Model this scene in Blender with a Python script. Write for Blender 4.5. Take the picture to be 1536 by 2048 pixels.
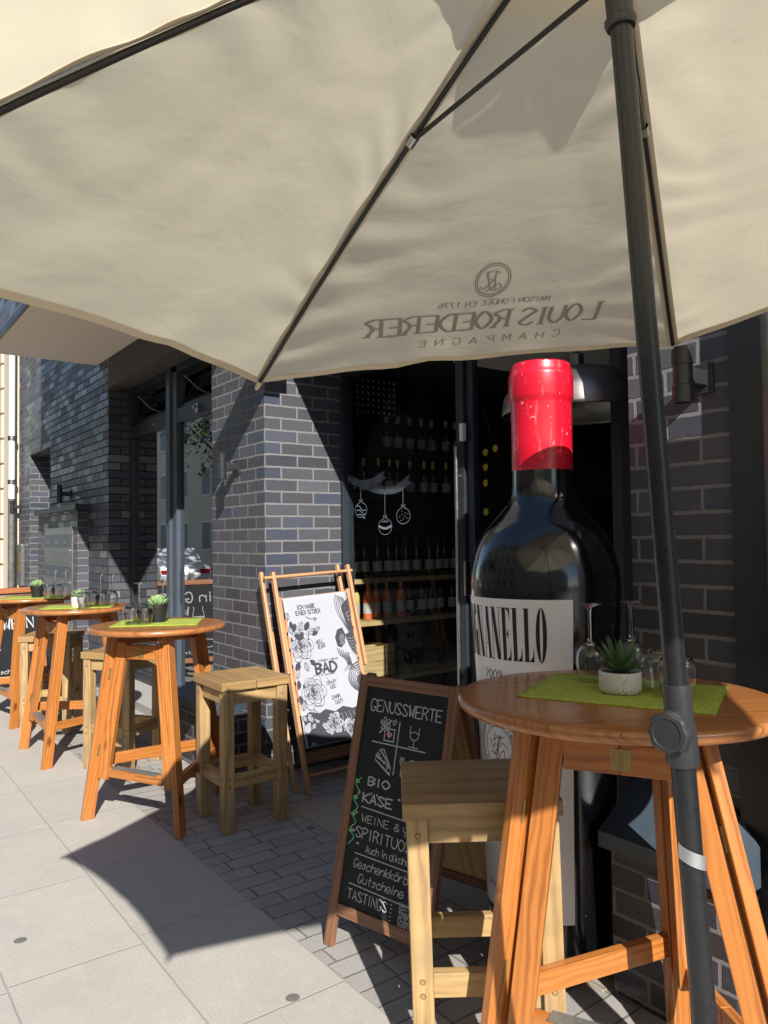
import bpy, math, random
from mathutils import Vector, Matrix, noise
random.seed(11)
R = math.radians
for _o in list(bpy.data.objects):
    bpy.data.objects.remove(_o)
S = bpy.context.scene
COL = S.collection

# ------------------------------------------------------------------ camera
CAM = Vector((4.532, -2.36, 1.55))
YAW, PITCH, ROLL, FPX = R(36.421), 0.034, -0.013, 1520.0
_F = Vector((-math.cos(YAW), math.sin(YAW), 0)); _R = Vector((math.sin(YAW), math.cos(YAW), 0)); _U = Vector((0, 0, 1))
F2 = _F * math.cos(PITCH) + _U * math.sin(PITCH); U2 = _U * math.cos(PITCH) - _F * math.sin(PITCH)
cr, sr = math.cos(ROLL), math.sin(ROLL)
cx_ = _R * cr + U2 * sr; cy_ = U2 * cr - _R * sr; cz_ = -F2
cam = bpy.data.cameras.new('camera'); camo = bpy.data.objects.new('camera', cam); COL.objects.link(camo)
camo.matrix_world = Matrix(((cx_.x, cy_.x, cz_.x, CAM.x), (cx_.y, cy_.y, cz_.y, CAM.y), (cx_.z, cy_.z, cz_.z, CAM.z), (0, 0, 0, 1)))
cam.sensor_fit = 'HORIZONTAL'; cam.sensor_width = 36.0; cam.lens = 36.0 * FPX / 1536.0
cam.clip_start = 0.05; cam.clip_end = 900
S.camera = camo

# ------------------------------------------------------------------ light
SUN_AZ, SUN_EL = R(-21.8), R(34.6)
SUNV = Vector((math.cos(SUN_EL) * math.cos(SUN_AZ), math.cos(SUN_EL) * math.sin(SUN_AZ), math.sin(SUN_EL)))
W = bpy.data.worlds.new('World'); S.world = W; W.use_nodes = True
wn = W.node_tree; bg = wn.nodes['Background']
sky = wn.nodes.new('ShaderNodeTexSky'); sky.sky_type = 'NISHITA'; sky.sun_disc = False
sky.sun_elevation = SUN_EL; sky.sun_rotation = R(90) - SUN_AZ; sky.air_density = 1.0; sky.dust_density = 0.3; sky.ozone_density = 2.5
wn.links.new(sky.outputs[0], bg.inputs[0]); bg.inputs[1].default_value = 0.105
sl = bpy.data.lights.new('sun', 'SUN'); sl.energy = 5.0; sl.angle = R(0.5); sl.color = (1.0, 0.965, 0.905)
so = bpy.data.objects.new('sun', sl); COL.objects.link(so)
so.rotation_euler = SUNV.to_track_quat('Z', 'Y').to_euler(); so.location = SUNV * 40
S.view_settings.view_transform = 'Standard'; S.view_settings.look = 'None'
S.view_settings.exposure = 0.58; S.view_settings.gamma = 1.0; S.view_settings.use_curve_mapping = False
S.render.engine = 'CYCLES'
S.cycles.max_bounces = 10; S.cycles.transparent_max_bounces = 16; S.cycles.transmission_bounces = 10
S.cycles.use_denoising = True; S.cycles.caustics_reflective = False; S.cycles.sample_clamp_indirect = 6.0

# ------------------------------------------------------------------ materials
class NT:
    def __init__(s, name):
        s.m = bpy.data.materials.new(name); s.m.use_nodes = True; s.t = s.m.node_tree
        s.b = s.t.nodes['Principled BSDF']; s.out = s.t.nodes['Material Output']
    def n(s, typ, ins=None, **props):
        nd = s.t.nodes.new('ShaderNode' + typ)
        for k, v in props.items(): setattr(nd, k, v)
        for k, v in (ins or {}).items():
            if isinstance(v, bpy.types.NodeSocket): s.t.links.new(v, nd.inputs[k])
            else: nd.inputs[k].default_value = v
        return nd
    def math(s, op, a, b=0.0, c=None):
        d = {0: a, 1: b}
        if c is not None: d[2] = c
        return s.n('Math', d, operation=op).outputs[0]
    def uv(s): return s.n('UVMap').outputs[0]
    def obj(s): return s.n('TexCoord').outputs['Object']
    def scale(s, v, sc): return s.n('Mapping', {0: v, 3: sc}).outputs[0]
    def noise(s, v, sc, detail=3.0, rough=0.55, dist=0.0, out=0):
        return s.n('TexNoise', {'Vector': v, 'Scale': sc, 'Detail': detail, 'Roughness': rough, 'Distortion': dist}).outputs[out]
    def ramp(s, f, stops):
        nd = s.n('ValToRGB', {0: f}); e = nd.color_ramp.elements
        while len(e) < len(stops): e.new(0.5)
        for x, (p, c) in zip(e, stops):
            x.position = p; x.color = (c[0], c[1], c[2], 1) if hasattr(c, '__len__') else (c, c, c, 1)
        return nd.outputs[0]
    def mix(s, f, a, b, blend='MIX'):
        nd = s.n('Mix', data_type='RGBA', blend_type=blend)
        for i, v in ((0, f), (6, a), (7, b)):
            if isinstance(v, bpy.types.NodeSocket): s.t.links.new(v, nd.inputs[i])
            else: nd.inputs[i].default_value = (v if i == 0 else (v[0], v[1], v[2], 1))
        return nd.outputs[2]
    def bump(s, h, strength=0.3, dist=0.01, normal=None):
        d = {'Height': h, 'Strength': strength, 'Distance': dist}
        if normal is not None: d['Normal'] = normal
        return s.n('Bump', d).outputs[0]
    def set(s, **k):
        for key, v in k.items():
            sock = s.b.inputs[key.replace('_', ' ')]
            if isinstance(v, bpy.types.NodeSocket): s.t.links.new(v, sock)
            else: sock.default_value = (v[0], v[1], v[2], 1) if hasattr(v, '__len__') and len(v) == 3 and sock.type == 'RGBA' else v
        return s.m

def plain(name, col, rough=0.5, metal=0.0, var=0.15, scale=20.0, bump=0.0, spec=0.5, coat=0.0):
    t = NT(name); o = t.obj(); f = t.noise(o, scale, 4)
    c = t.mix(f, [x * (1 - var) for x in col], [min(1, x * (1 + var)) for x in col])
    k = dict(Base_Color=c, Roughness=t.math('MULTIPLY_ADD', f, 0.25, rough - 0.12), Metallic=metal, Specular_IOR_Level=spec, Coat_Weight=coat)
    if bump: k['Normal'] = t.bump(f, bump, 0.004)
    return t.set(**k)

def brick_mat(name, mortar, tones, vo=0.046, bond=0.5, rough=0.42, bw=0.25, dirt=0.3):
    t = NT(name); uv = t.uv()
    wob = t.noise(uv, 22.0, 3); sp = t.n('SeparateXYZ', {0: uv})
    u, v = sp.outputs[0], t.math('ADD', sp.outputs[1], -vo)
    wob2 = t.math('ADD', t.math('MULTIPLY_ADD', wob, 0.009, -0.0045), t.math('MULTIPLY_ADD', t.noise(uv, 95.0, 2), 0.006, -0.003))
    v = t.math('ADD', v, wob2); u = t.math('ADD', u, wob2)
    r = t.math('DIVIDE', v, 0.083); row = t.math('FLOOR', r); fv = t.math('FRACT', r)
    off = t.math('MULTIPLY', t.math('FLOORED_MODULO', row, 2.0), bond)
    c = t.math('ADD', t.math('DIVIDE', u, bw), off); col = t.math('FLOOR', c); fu = t.math('FRACT', c)
    def edge(f, w, soft):
        d = t.math('MINIMUM', f, t.math('SUBTRACT', 1.0, f))
        return t.n('MapRange', {0: d, 1: w, 2: w + soft}).outputs[0]
    m = t.math('MULTIPLY', edge(fu, 0.019, 0.012), edge(fv, 0.062, 0.035))
    idv = t.n('CombineXYZ', {0: col, 1: row}).outputs[0]
    wn1 = t.n('TexWhiteNoise', {'Vector': idv}, noise_dimensions='3D')
    rnd = wn1.outputs[0]
    base = t.ramp(rnd, [(i / (len(tones) - 1), c_) for i, c_ in enumerate(tones)])
    fine = t.noise(uv, 210.0, 2); med = t.noise(t.scale(uv, (9, 22, 1)), 1.0, 4)
    spk = t.math('GREATER_THAN', t.n('SeparateColor', {0: wn1.outputs[1]}).outputs[1], 0.84)
    speck = t.math('MULTIPLY', spk, t.n('MapRange', {0: fine, 1: 0.5, 2: 0.62}).outputs[0])
    base = t.mix(t.math('MULTIPLY', speck, 0.4), base, (0.19, 0.20, 0.22))
    base = t.mix(t.math('MULTIPLY', med, dirt), base, (0.13, 0.125, 0.125))
    mo = t.mix(t.noise(uv, 60.0, 3), [x * 0.72 for x in mortar], mortar)
    full = t.mix(m, mo, base)
    h = t.math('ADD', t.math('MULTIPLY', m, 1.0), t.math('ADD', t.math('MULTIPLY', fine, 0.10), t.math('MULTIPLY', t.noise(uv, 38.0, 4), 0.22)))
    rb = t.n('SeparateColor', {0: wn1.outputs[1]}).outputs[2]; rb = t.math('MULTIPLY_ADD', rb, 0.30, rough - 0.17)
    rg = t.n('Mix', {0: m, 2: 0.9, 3: rb}, data_type='FLOAT').outputs[0]
    rg = t.math('MULTIPLY_ADD', wob, 0.14, t.math('ADD', rg, -0.07))
    return t.set(Base_Color=full, Roughness=rg, Normal=t.bump(h, 0.55, 0.006), Specular_IOR_Level=0.5)

TONES = [(a * .72, b * .75, c * .86) for a, b, c in [(0.060, 0.060, 0.066), (0.118, 0.112, 0.112), (0.085, 0.080, 0.080), (0.070, 0.085, 0.112), (0.135, 0.128, 0.128), (0.058, 0.062, 0.074), (0.105, 0.098, 0.098)]]
M = {}
M['brick'] = brick_mat('dark clinker brick', (0.225, 0.222, 0.222), TONES)
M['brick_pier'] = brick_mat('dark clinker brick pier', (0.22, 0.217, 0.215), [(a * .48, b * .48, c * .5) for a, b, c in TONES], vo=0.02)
M['brick_darkjoint'] = brick_mat('clinker brick dark joint', (0.035, 0.035, 0.04), TONES[:5] + [(0.24, 0.235, 0.23)], bond=0.5)

def wood_mat(name, c1, c2, dark, rough=0.35, strip=0.0, knots=True, gs=1.0, weather=0.0, coat=0.0):
    t = NT(name); uv = t.uv(); sp = t.n('SeparateXYZ', {0: uv}); u, v = sp.outputs[0], sp.outputs[1]
    warp = t.noise(t.scale(uv, (1.5, 7.0, 1)), 1.0, 4)
    v2 = t.math('MULTIPLY_ADD', warp, 0.11, v)
    vec = t.n('CombineXYZ', {0: t.math('MULTIPLY', u, 1.4), 1: t.math('MULTIPLY', v2, 62.0 * gs), 2: sp.outputs[2]}).outputs[0]
    g1 = t.noise(vec, 1.0, 4, 0.6)
    vec2 = t.n('CombineXYZ', {0: t.math('MULTIPLY', u, 6.0), 1: t.math('MULTIPLY', v, 420.0 * gs)}).outputs[0]
    g2 = t.noise(vec2, 1.0, 2)
    ring = t.math('SINE', t.math('MULTIPLY', v2, 260.0 * gs)); ring = t.math('MULTIPLY_ADD', ring, 0.5, 0.5)
    f = t.math('ADD', t.math('MULTIPLY', g1, 0.82), t.math('MULTIPLY', ring, 0.18))
    col = t.ramp(f, [(0.30, dark), (0.48, c2), (0.72, c1)])
    col = t.mix(t.math('MULTIPLY', g2, 0.35), col, dark)
    if strip:
        st = t.math('FLOOR', t.math('DIVIDE', v, strip)); wn_ = t.n('TexWhiteNoise', {1: st}, noise_dimensions='1D').outputs[0]
        col = t.mix(t.math('MULTIPLY', wn_, 0.5), col, dark)
        fr = t.math('FRACT', t.math('DIVIDE', v, strip)); ln = t.math('LESS_THAN', fr, 0.02)
        col = t.mix(t.math('MULTIPLY', ln, 0.8), col, [x * 0.35 for x in dark])
    if knots:
        kv = t.n('CombineXYZ', {0: t.math('MULTIPLY', u, 2.1), 1: t.math('MULTIPLY', v, 4.6)}).outputs[0]
        vo_ = t.n('TexVoronoi', {'Vector': kv, 'Scale': 1.0}).outputs['Distance']
        k = t.n('MapRange', {0: vo_, 1: 0.10, 2: 0.045}).outputs[0]
        col = t.mix(t.math('MULTIPLY', k, 0.8), col, [x * 0.30 for x in dark])
    if weather:
        wv = t.noise(t.obj(), 5.0, 4); wf = t.n('MapRange', {0: wv, 1: 0.42, 2: 0.68}).outputs[0]
        col = t.mix(t.math('MULTIPLY', wf, weather), col, (0.16, 0.135, 0.10))
    bp = t.bump(t.math('ADD', g1, t.math('MULTIPLY', g2, 0.5)), 0.12, 0.002)
    return t.set(Base_Color=col, Roughness=t.math('MULTIPLY_ADD', g1, 0.2, rough - 0.1), Normal=bp, Coat_Weight=coat, Coat_Roughness=0.18)

M['pine'] = wood_mat('orange lacquered pine', (0.57, 0.228, 0.055), (0.47, 0.168, 0.036), (0.29, 0.092, 0.020), rough=0.40, coat=0.25)
M['pine_top'] = wood_mat('orange lacquered pine top', (0.50, 0.215, 0.068), (0.42, 0.165, 0.046), (0.28, 0.098, 0.026), rough=0.30, strip=0.095, coat=0.35)
M['stoolwood'] = wood_mat('pale brown oiled wood', (0.58, 0.395, 0.18), (0.47, 0.305, 0.13), (0.29, 0.175, 0.07), rough=0.55, weather=0.45, gs=0.7)
M['stoolseat'] = wood_mat('pale brown seat planks', (0.54, 0.36, 0.155), (0.43, 0.275, 0.115), (0.27, 0.16, 0.06), rough=0.5, strip=0.19, weather=0.3, gs=0.6)
M['deckwood'] = wood_mat('oiled beech', (0.62, 0.36, 0.19), (0.52, 0.28, 0.135), (0.38, 0.19, 0.085), rough=0.45, knots=False, gs=0.8)
M['boardwood'] = wood_mat('brown board frame wood', (0.30, 0.15, 0.085), (0.235, 0.11, 0.06), (0.13, 0.06, 0.032), rough=0.45, gs=0.8)
M['boardwood2'] = wood_mat('reddish board frame wood', (0.50, 0.19, 0.075), (0.42, 0.15, 0.055), (0.28, 0.09, 0.03), rough=0.45, gs=0.8)
M['cratewood'] = wood_mat('light crate wood', (0.62, 0.46, 0.22), (0.54, 0.38, 0.17), (0.40, 0.26, 0.10), rough=0.6, gs=0.5)
M['chalkboard'] = plain('chalkboard', (0.012, 0.013, 0.016), 0.62, var=0.5, scale=9, spec=0.35)
M['chalk'] = plain('chalk white', (0.46, 0.47, 0.475), 0.9, var=0.45, scale=190)
M['glass_paint'] = plain('dim white glass paint', (0.22, 0.25, 0.30), 0.9, var=0.2)
M['chalk_pink'] = plain('chalk pink', (0.55, 0.22, 0.38), 0.9, var=0.2, scale=160)
M['chalk_green'] = plain('chalk green', (0.16, 0.52, 0.20), 0.9, var=0.2, scale=160)
M['deckcloth'] = plain('white printed canvas', (0.41, 0.41, 0.455), 0.9, var=0.03, scale=200)
M['deck_ink'] = plain('dark grey canvas print', (0.045, 0.046, 0.056), 0.85, var=0.25, scale=220)
M['ink'] = plain('black print', (0.018, 0.018, 0.022), 0.7, var=0.2)
M['ink_soft'] = plain('grey print', (0.05, 0.05, 0.058), 0.75, var=0.2)
M['metal_dark'] = plain('anthracite frame', (0.030, 0.036, 0.046), 0.38, var=0.12, scale=8)
M['metal_blue'] = plain('blue grey flashing', (0.060, 0.082, 0.105), 0.36, var=0.30, scale=14, bump=0.06)
M['metal_mid'] = plain('blue grey mullion', (0.075, 0.095, 0.12), 0.35, var=0.1, scale=8)
M['black_metal'] = plain('black powder coat', (0.012, 0.012, 0.013), 0.42, var=0.3, scale=60)
M['pole'] = plain('black pole paint', (0.014, 0.015, 0.017), 0.30, var=0.5, scale=70, bump=0.03)
M['plastic'] = plain('dark grey plastic', (0.030, 0.031, 0.034), 0.34, var=0.15, scale=30)
M['stud'] = plain('dull stud', (0.16, 0.15, 0.14), 0.7, var=0.3, scale=60)
M['steel'] = plain('brushed steel', (0.50, 0.50, 0.50), 0.32, 1.0, var=0.2, scale=40)
M['zinc'] = plain('galvanised plate', (0.30, 0.33, 0.33), 0.45, 0.7, var=0.35, scale=60)
M['brass'] = plain('aged brass', (0.34, 0.25, 0.09), 0.45, 0.7, var=0.35, scale=90)
M['bronze'] = plain('dark bronze', (0.26, 0.23, 0.21), 0.40, 0.9, var=0.45, scale=12)
M['soffit'] = plain('cream plaster soffit', (0.88, 0.80, 0.68), 0.9, var=0.04, scale=3, bump=0.05)
M['concrete_dark'] = plain('dark concrete lintel', (0.085, 0.078, 0.072), 0.8, var=0.3, scale=6, bump=0.1)
M['cream_wall'] = plain('cream render', (0.72, 0.63, 0.48), 0.9, var=0.06, scale=4, bump=0.06)
M['white_paint'] = plain('white paint', (0.80, 0.80, 0.78), 0.5, var=0.04)
M['rusty'] = plain('weathered zinc pipe', (0.17, 0.165, 0.155), 0.5, 0.4, var=0.6, scale=13, bump=0.1)
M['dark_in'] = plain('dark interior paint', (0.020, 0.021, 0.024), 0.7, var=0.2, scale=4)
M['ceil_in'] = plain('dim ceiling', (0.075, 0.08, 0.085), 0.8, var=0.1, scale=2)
M['ceil_lit'] = plain('bounce-lit ceiling patch', (0.62, 0.60, 0.57), 0.85, var=0.04, scale=2)  # bounce light painted on as a pale patch; the dim ceiling paints the shade
M['asphalt'] = plain('asphalt', (0.055, 0.055, 0.057), 0.85, var=0.35, scale=60, bump=0.2)
M['kerbstone'] = plain('granite kerb', (0.34, 0.33, 0.31), 0.75, var=0.2, scale=50, bump=0.1)
M['yellow'] = plain('yellow paper', (0.62, 0.36, 0.03), 0.8, var=0.1)
M['pot_black'] = plain('black plastic pot', (0.016, 0.017, 0.018), 0.5, var=0.15)
M['soil'] = plain('gravel soil', (0.10, 0.065, 0.045), 0.95, var=0.8, scale=220, bump=0.5)
M['silver'] = plain('silver tape', (0.55, 0.56, 0.58), 0.32, 0.7, var=0.15)
M['winedark'] = plain('display bottle black', (0.0035, 0.0035, 0.004), 0.10, var=0.3, scale=60, coat=1.0)
M['plaque'] = plain('intercom steel', (0.42, 0.42, 0.41), 0.35, 0.9, var=0.2, scale=30)
M['leaf_tree'] = plain('tree leaves', (0.075, 0.12, 0.035), 0.6, var=0.5, scale=3)
M['bark'] = plain('bark', (0.07, 0.055, 0.045), 0.9, var=0.5, scale=20, bump=0.4)
M['far_wall'] = plain('beige render opposite', (0.74, 0.61, 0.44), 0.9, var=0.1, scale=0.7)
M['far_roof'] = plain('red roof tiles', (0.25, 0.09, 0.05), 0.8, var=0.3, scale=3)
M['car_white'] = plain('white car paint', (0.75, 0.76, 0.77), 0.25, var=0.02, coat=1.0)
M['rubber'] = plain('tyre rubber', (0.012, 0.012, 0.012), 0.8, var=0.2)
M['red_lamp'] = plain('red tail lamp', (0.45, 0.01, 0.01), 0.2)

def slab_mat(name, bw, bh, base, var, joint, jw=0.006, rot=False, vo=0.0, uo=0.0, bond=0.5, grain=260.0, rough=0.8):
    t = NT(name); uv = t.uv(); sp = t.n('SeparateXYZ', {0: uv})
    a, b = (sp.outputs[1], sp.outputs[0]) if rot else (sp.outputs[0], sp.outputs[1])
    wb = t.math('MULTIPLY_ADD', t.noise(uv, 9.0, 2), 0.006, -0.003)
    a = t.math('ADD', t.math('ADD', a, -uo), wb); b = t.math('ADD', t.math('ADD', b, -vo), wb)
    r = t.math('DIVIDE', b, bh); row = t.math('FLOOR', r); fv = t.math('FRACT', r)
    o_ = t.n('TexWhiteNoise', {1: row}, noise_dimensions='1D').outputs[0]
    off = t.math('MULTIPLY', t.math('FLOORED_MODULO', row, 2.0), bond) if bond < 1 else o_
    c = t.math('ADD', t.math('DIVIDE', a, bw), off); cl = t.math('FLOOR', c); fu = t.math('FRACT', c)
    def edge(f, w):
        d = t.math('MINIMUM', f, t.math('SUBTRACT', 1.0, f))
        return t.n('MapRange', {0: d, 1: w * 0.5, 2: w * 1.1}).outputs[0]
    m = t.math('MULTIPLY', edge(fu, jw / bw), edge(fv, jw / bh))
    idv = t.n('CombineXYZ', {0: cl, 1: row}).outputs[0]
    rn = t.n('TexWhiteNoise', {'Vector': idv}, noise_dimensions='3D').outputs[0]
    g = t.noise(uv, grain, 2, 0.7); s2 = t.noise(uv, 2.2, 4); s3 = t.noise(uv, 14.0, 4)
    col = t.mix(rn, [x * (1 - var) for x in base], [x * (1 + var) for x in base])
    g2 = t.noise(uv, grain * 0.42, 2, 0.8)
    col = t.mix(t.math('MULTIPLY', t.n('MapRange', {0: g, 1: 0.38, 2: 0.62}).outputs[0], 0.42), col, [x * 0.62 for x in base])
    col = t.mix(t.math('MULTIPLY', t.n('MapRange', {0: g2, 1: 0.50, 2: 0.62}).outputs[0], 0.26), col, [x * 0.55 for x in base])
    col = t.mix(t.math('MULTIPLY', t.n('MapRange', {0: g2, 1: 0.44, 2: 0.34}).outputs[0], 0.28), col, [min(1, x * 1.45) for x in base])
    col = t.mix(t.math('MULTIPLY', t.n('MapRange', {0: s2, 1: 0.35, 2: 0.7}).outputs[0], 0.36), col, [x * 0.70 for x in base])
    col = t.mix(t.math('MULTIPLY', t.n('MapRange', {0: s3, 1: 0.5, 2: 0.75}).outputs[0], 0.15), col, [min(1, x * 1.35) for x in base])
    vo_ = t.n('TexVoronoi', {'Vector': uv, 'Scale': 5.0, 'Randomness': 1.0}).outputs['Distance']
    spot = t.n('MapRange', {0: vo_, 1: 0.07, 2: 0.045}).outputs[0]
    spot = t.math('MULTIPLY', spot, t.math('GREATER_THAN', t.noise(uv, 1.3, 1), 0.55))
    col = t.mix(t.math('MULTIPLY', spot, 0.12), col, [x * 0.3 for x in base])
    col = t.mix(m, joint, col)
    h = t.math('ADD', m, t.math('MULTIPLY', g, 0.16))
    return t.set(Base_Color=col, Roughness=rough, Normal=t.bump(h, 0.45, 0.004), Specular_IOR_Level=0.35)

M['slabs'] = slab_mat('pale concrete slabs', 0.75, 0.48, (0.51, 0.475, 0.425), 0.05, (0.36, 0.335, 0.30), 0.005, vo=-0.87, uo=0.12, bond=1.5)
M['setts'] = slab_mat('grey concrete setts', 0.245, 0.105, (0.40, 0.38, 0.352), 0.13, (0.17, 0.16, 0.145), 0.0052, rot=True, uo=-0.87, vo=0.03, bond=1.5)
M['entry'] = slab_mat('beige entrance concrete', 3.0, 3.0, (0.43, 0.375, 0.30), 0.03, (0.24, 0.21, 0.17), 0.006, uo=0.4, vo=-0.2)

def cloth_mat(name):
    t = NT(name); uv = t.uv(); o = t.obj()
    w1 = t.noise(t.scale(uv, (5.0, 8.0, 1)), 1.0, 4, 0.5, 0.5); w2 = t.noise(uv, 22.0, 4, 0.55, 0.3); w3 = t.noise(uv, 3.0, 3, 0.5, 0.6)
    weave = t.noise(uv, 700.0, 1)
    h = t.math('ADD', t.math('MULTIPLY', w1, 1.0), t.math('ADD', t.math('MULTIPLY', w2, 0.28), t.math('ADD', t.math('MULTIPLY', w3, 1.1), t.math('MULTIPLY', weave, 0.02))))
    nrm = t.bump(h, 0.16, 0.016)
    col = t.mix(t.noise(uv, 4.0, 4), (0.93, 0.835, 0.635), (0.96, 0.885, 0.71))
    col = t.mix(t.math('MULTIPLY', t.n('MapRange', {0: t.noise(uv, 17.0, 5), 1: 0.62, 2: 0.8}).outputs[0], 0.25), col, (0.5, 0.45, 0.36))
    d = t.n('BsdfDiffuse', {0: col, 'Normal': nrm}); tr = t.n('BsdfTranslucent', {0: t.mix(0.5, col, (0.92, 0.83, 0.58)), 'Normal': nrm})
    mx = t.n('MixShader', {0: 0.47, 1: d.outputs[0], 2: tr.outputs[0]})
    t.t.links.new(mx.outputs[0], t.out.inputs[0])
    return t.m
M['canopy'] = cloth_mat('cream parasol cloth')
M['canopy_print'] = plain('grey canopy print', (0.33, 0.30, 0.245), 0.9, var=0.06)
M['hem'] = plain('cream hem tape', (0.74, 0.63, 0.46), 0.9, var=0.06)

def glass_pane(name, tint=(0.75, 0.84, 0.82), boost=1.0, base=0.03):
    t = NT(name)
    fr = t.n('Fresnel', {0: 1.5}).outputs[0]
    f = t.n('Math', {0: fr, 1: boost, 2: base}, operation='MULTIPLY_ADD', use_clamp=True).outputs[0]
    tr = t.n('BsdfTransparent', {0: (tint[0], tint[1], tint[2], 1)}); gl = t.n('BsdfGlossy', {0: (1, 1, 1, 1), 'Roughness': 0.004})
    mx = t.n('MixShader', {0: f, 1: tr.outputs[0], 2: gl.outputs[0]})
    t.t.links.new(mx.outputs[0], t.out.inputs[0]); return t.m
M['pane'] = glass_pane('window pane', (0.66, 0.75, 0.73), 2.4, 0.10)
M['shop_pane'] = glass_pane('shop pane', (0.86, 0.90, 0.90), 0.10, 0.0)
def real_glass(name, col=(1, 1, 1), rough=0.0):
    t = NT(name); return t.set(Base_Color=col, Roughness=rough, Transmission_Weight=1.0, IOR=1.46)
def thin_glass(name):
    t = NT(name)
    fc = t.n('LayerWeight', {0: 0.5}).outputs['Facing']; f3 = t.math('POWER', fc, 3.0)
    tr = t.n('BsdfTransparent', {0: t.mix(t.math('POWER', fc, 2.2), (0.965, 0.975, 0.97), (0.20, 0.22, 0.22))})
    gl = t.n('BsdfGlossy', {0: (1, 1, 1, 1), 'Roughness': 0.015})
    mx = t.n('MixShader', {0: t.math('MULTIPLY_ADD', f3, 0.75, 0.075), 1: tr.outputs[0], 2: gl.outputs[0]})
    t.t.links.new(mx.outputs[0], t.out.inputs[0]); return t.m
M['glass'] = real_glass('clear glass')
M['bottle_green'] = plain('dark green bottle glass', (0.010, 0.022, 0.012), 0.06, var=0.1, coat=0.6)
M['bottle_clear'] = plain('pale wine', (0.66, 0.58, 0.16), 0.08, var=0.1, coat=0.6)
M['bottle_rose'] = plain('rose wine', (0.72, 0.17, 0.06), 0.08, var=0.1, coat=0.6)
M['gold'] = plain('gold foil', (0.72, 0.55, 0.18), 0.35, 0.9, var=0.2, scale=80)
M['foil_dark'] = plain('dark foil', (0.05, 0.05, 0.05), 0.4, 0.5, var=0.2)
M['label_pale'] = plain('pale label', (0.46, 0.46, 0.43), 0.7, var=0.05)
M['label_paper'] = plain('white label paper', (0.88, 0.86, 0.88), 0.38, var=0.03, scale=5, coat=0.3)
def red_mat():
    t = NT('red capsule plastic'); o = t.obj(); f = t.noise(o, 14.0, 5); s_ = t.noise(t.scale(o, (60, 60, 6)), 1.0, 3)
    c = t.mix(f, (0.56, 0.004, 0.020), (0.66, 0.008, 0.030))
    c = t.mix(t.math('MULTIPLY', t.n('MapRange', {0: s_, 1: 0.60, 2: 0.72}).outputs[0], 0.30), c, (0.8, 0.30, 0.32))
    sc_ = t.noise(o, 55.0, 3); c = t.mix(t.math('MULTIPLY', t.n('MapRange', {0: sc_, 1: 0.66, 2: 0.72}).outputs[0], 0.55), c, (0.82, 0.55, 0.55))
    dk_ = t.noise(o, 5.0, 4); c = t.mix(t.math('MULTIPLY', t.n('MapRange', {0: dk_, 1: 0.45, 2: 0.75}).outputs[0], 0.35), c, (0.36, 0.003, 0.012))
    return t.set(Base_Color=c, Roughness=0.34, Coat_Weight=0.35, Coat_Roughness=0.10, Normal=t.bump(f, 0.15, 0.004))
M['red'] = red_mat()
def bottle_mat():
    t = NT('glossy black acrylic'); o = t.obj()
    dust = t.noise(o, 90.0, 2); band = t.noise(o, 3.0, 3)
    k = t.math('MULTIPLY', t.n('MapRange', {0: dust, 1: 0.70, 2: 0.78}).outputs[0], t.n('MapRange', {0: band, 1: 0.45, 2: 0.7}).outputs[0])
    c = t.mix(t.math('MULTIPLY', k, 0.6), (0.0035, 0.0035, 0.004), (0.30, 0.30, 0.30))
    return t.set(Base_Color=c, Roughness=t.math('MULTIPLY_ADD', k, 0.4, 0.16), Specular_IOR_Level=0.45, Coat_Weight=0.8, Coat_IOR=1.5, Coat_Roughness=t.math('MULTIPLY_ADD', band, 0.12, 0.02), Normal=t.bump(t.math('ADD', band, t.math('MULTIPLY', t.noise(o, 9.0, 3), 0.3)), 0.16, 0.02))
M['winedark'] = bottle_mat()
def mat_weave():
    t = NT('green woven placemat'); uv = t.uv(); sp = t.n('SeparateXYZ', {0: uv})
    a = t.noise(t.n('CombineXYZ', {0: t.math('MULTIPLY', sp.outputs[0], 25.0), 1: t.math('MULTIPLY', sp.outputs[1], 420.0)}).outputs[0], 1.0, 2)
    b = t.noise(t.n('CombineXYZ', {0: t.math('MULTIPLY', sp.outputs[0], 420.0), 1: t.math('MULTIPLY', sp.outputs[1], 25.0)}).outputs[0], 1.0, 2)
    f = t.math('MULTIPLY', t.math('ADD', a, b), 0.5)
    c = t.ramp(f, [(0.35, (0.17, 0.22, 0.022)), (0.5, (0.34, 0.41, 0.05)), (0.66, (0.50, 0.56, 0.11))])
    return t.set(Base_Color=c, Roughness=0.9, Normal=t.bump(f, 0.6, 0.002))
M['placemat'] = mat_weave()
def terrazzo():
    t = NT('speckled concrete pot'); o = t.obj()
    v1 = t.n('TexVoronoi', {'Vector': o, 'Scale': 150.0}); v2 = t.noise(o, 60.0, 2)
    k = t.math('MULTIPLY', t.math('LESS_THAN', v1.outputs['Distance'], 0.28), t.math('GREATER_THAN', v2, 0.52))
    c = t.mix(k, (0.66, 0.64, 0.59), (0.06, 0.05, 0.045))
    return t.set(Base_Color=c, Roughness=0.75)
M['terrazzo'] = terrazzo()
def leaf_mat(name, c1, c2):
    t = NT(name); uv = t.uv(); sp = t.n('SeparateXYZ', {0: uv})
    st = t.math('MULTIPLY_ADD', t.math('SINE', t.math('MULTIPLY', sp.outputs[1], 260.0)), 0.5, 0.5)
    c = t.mix(t.math('MULTIPLY', st, 0.35), t.mix(t.noise(t.obj(), 30.0, 3), c1, c2), [x * 1.5 for x in c2])
    return t.set(Base_Color=c, Roughness=0.45, Subsurface_Weight=0.0)
M['agave'] = leaf_mat('agave leaf', (0.060, 0.125, 0.050), (0.095, 0.175, 0.075))
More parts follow.
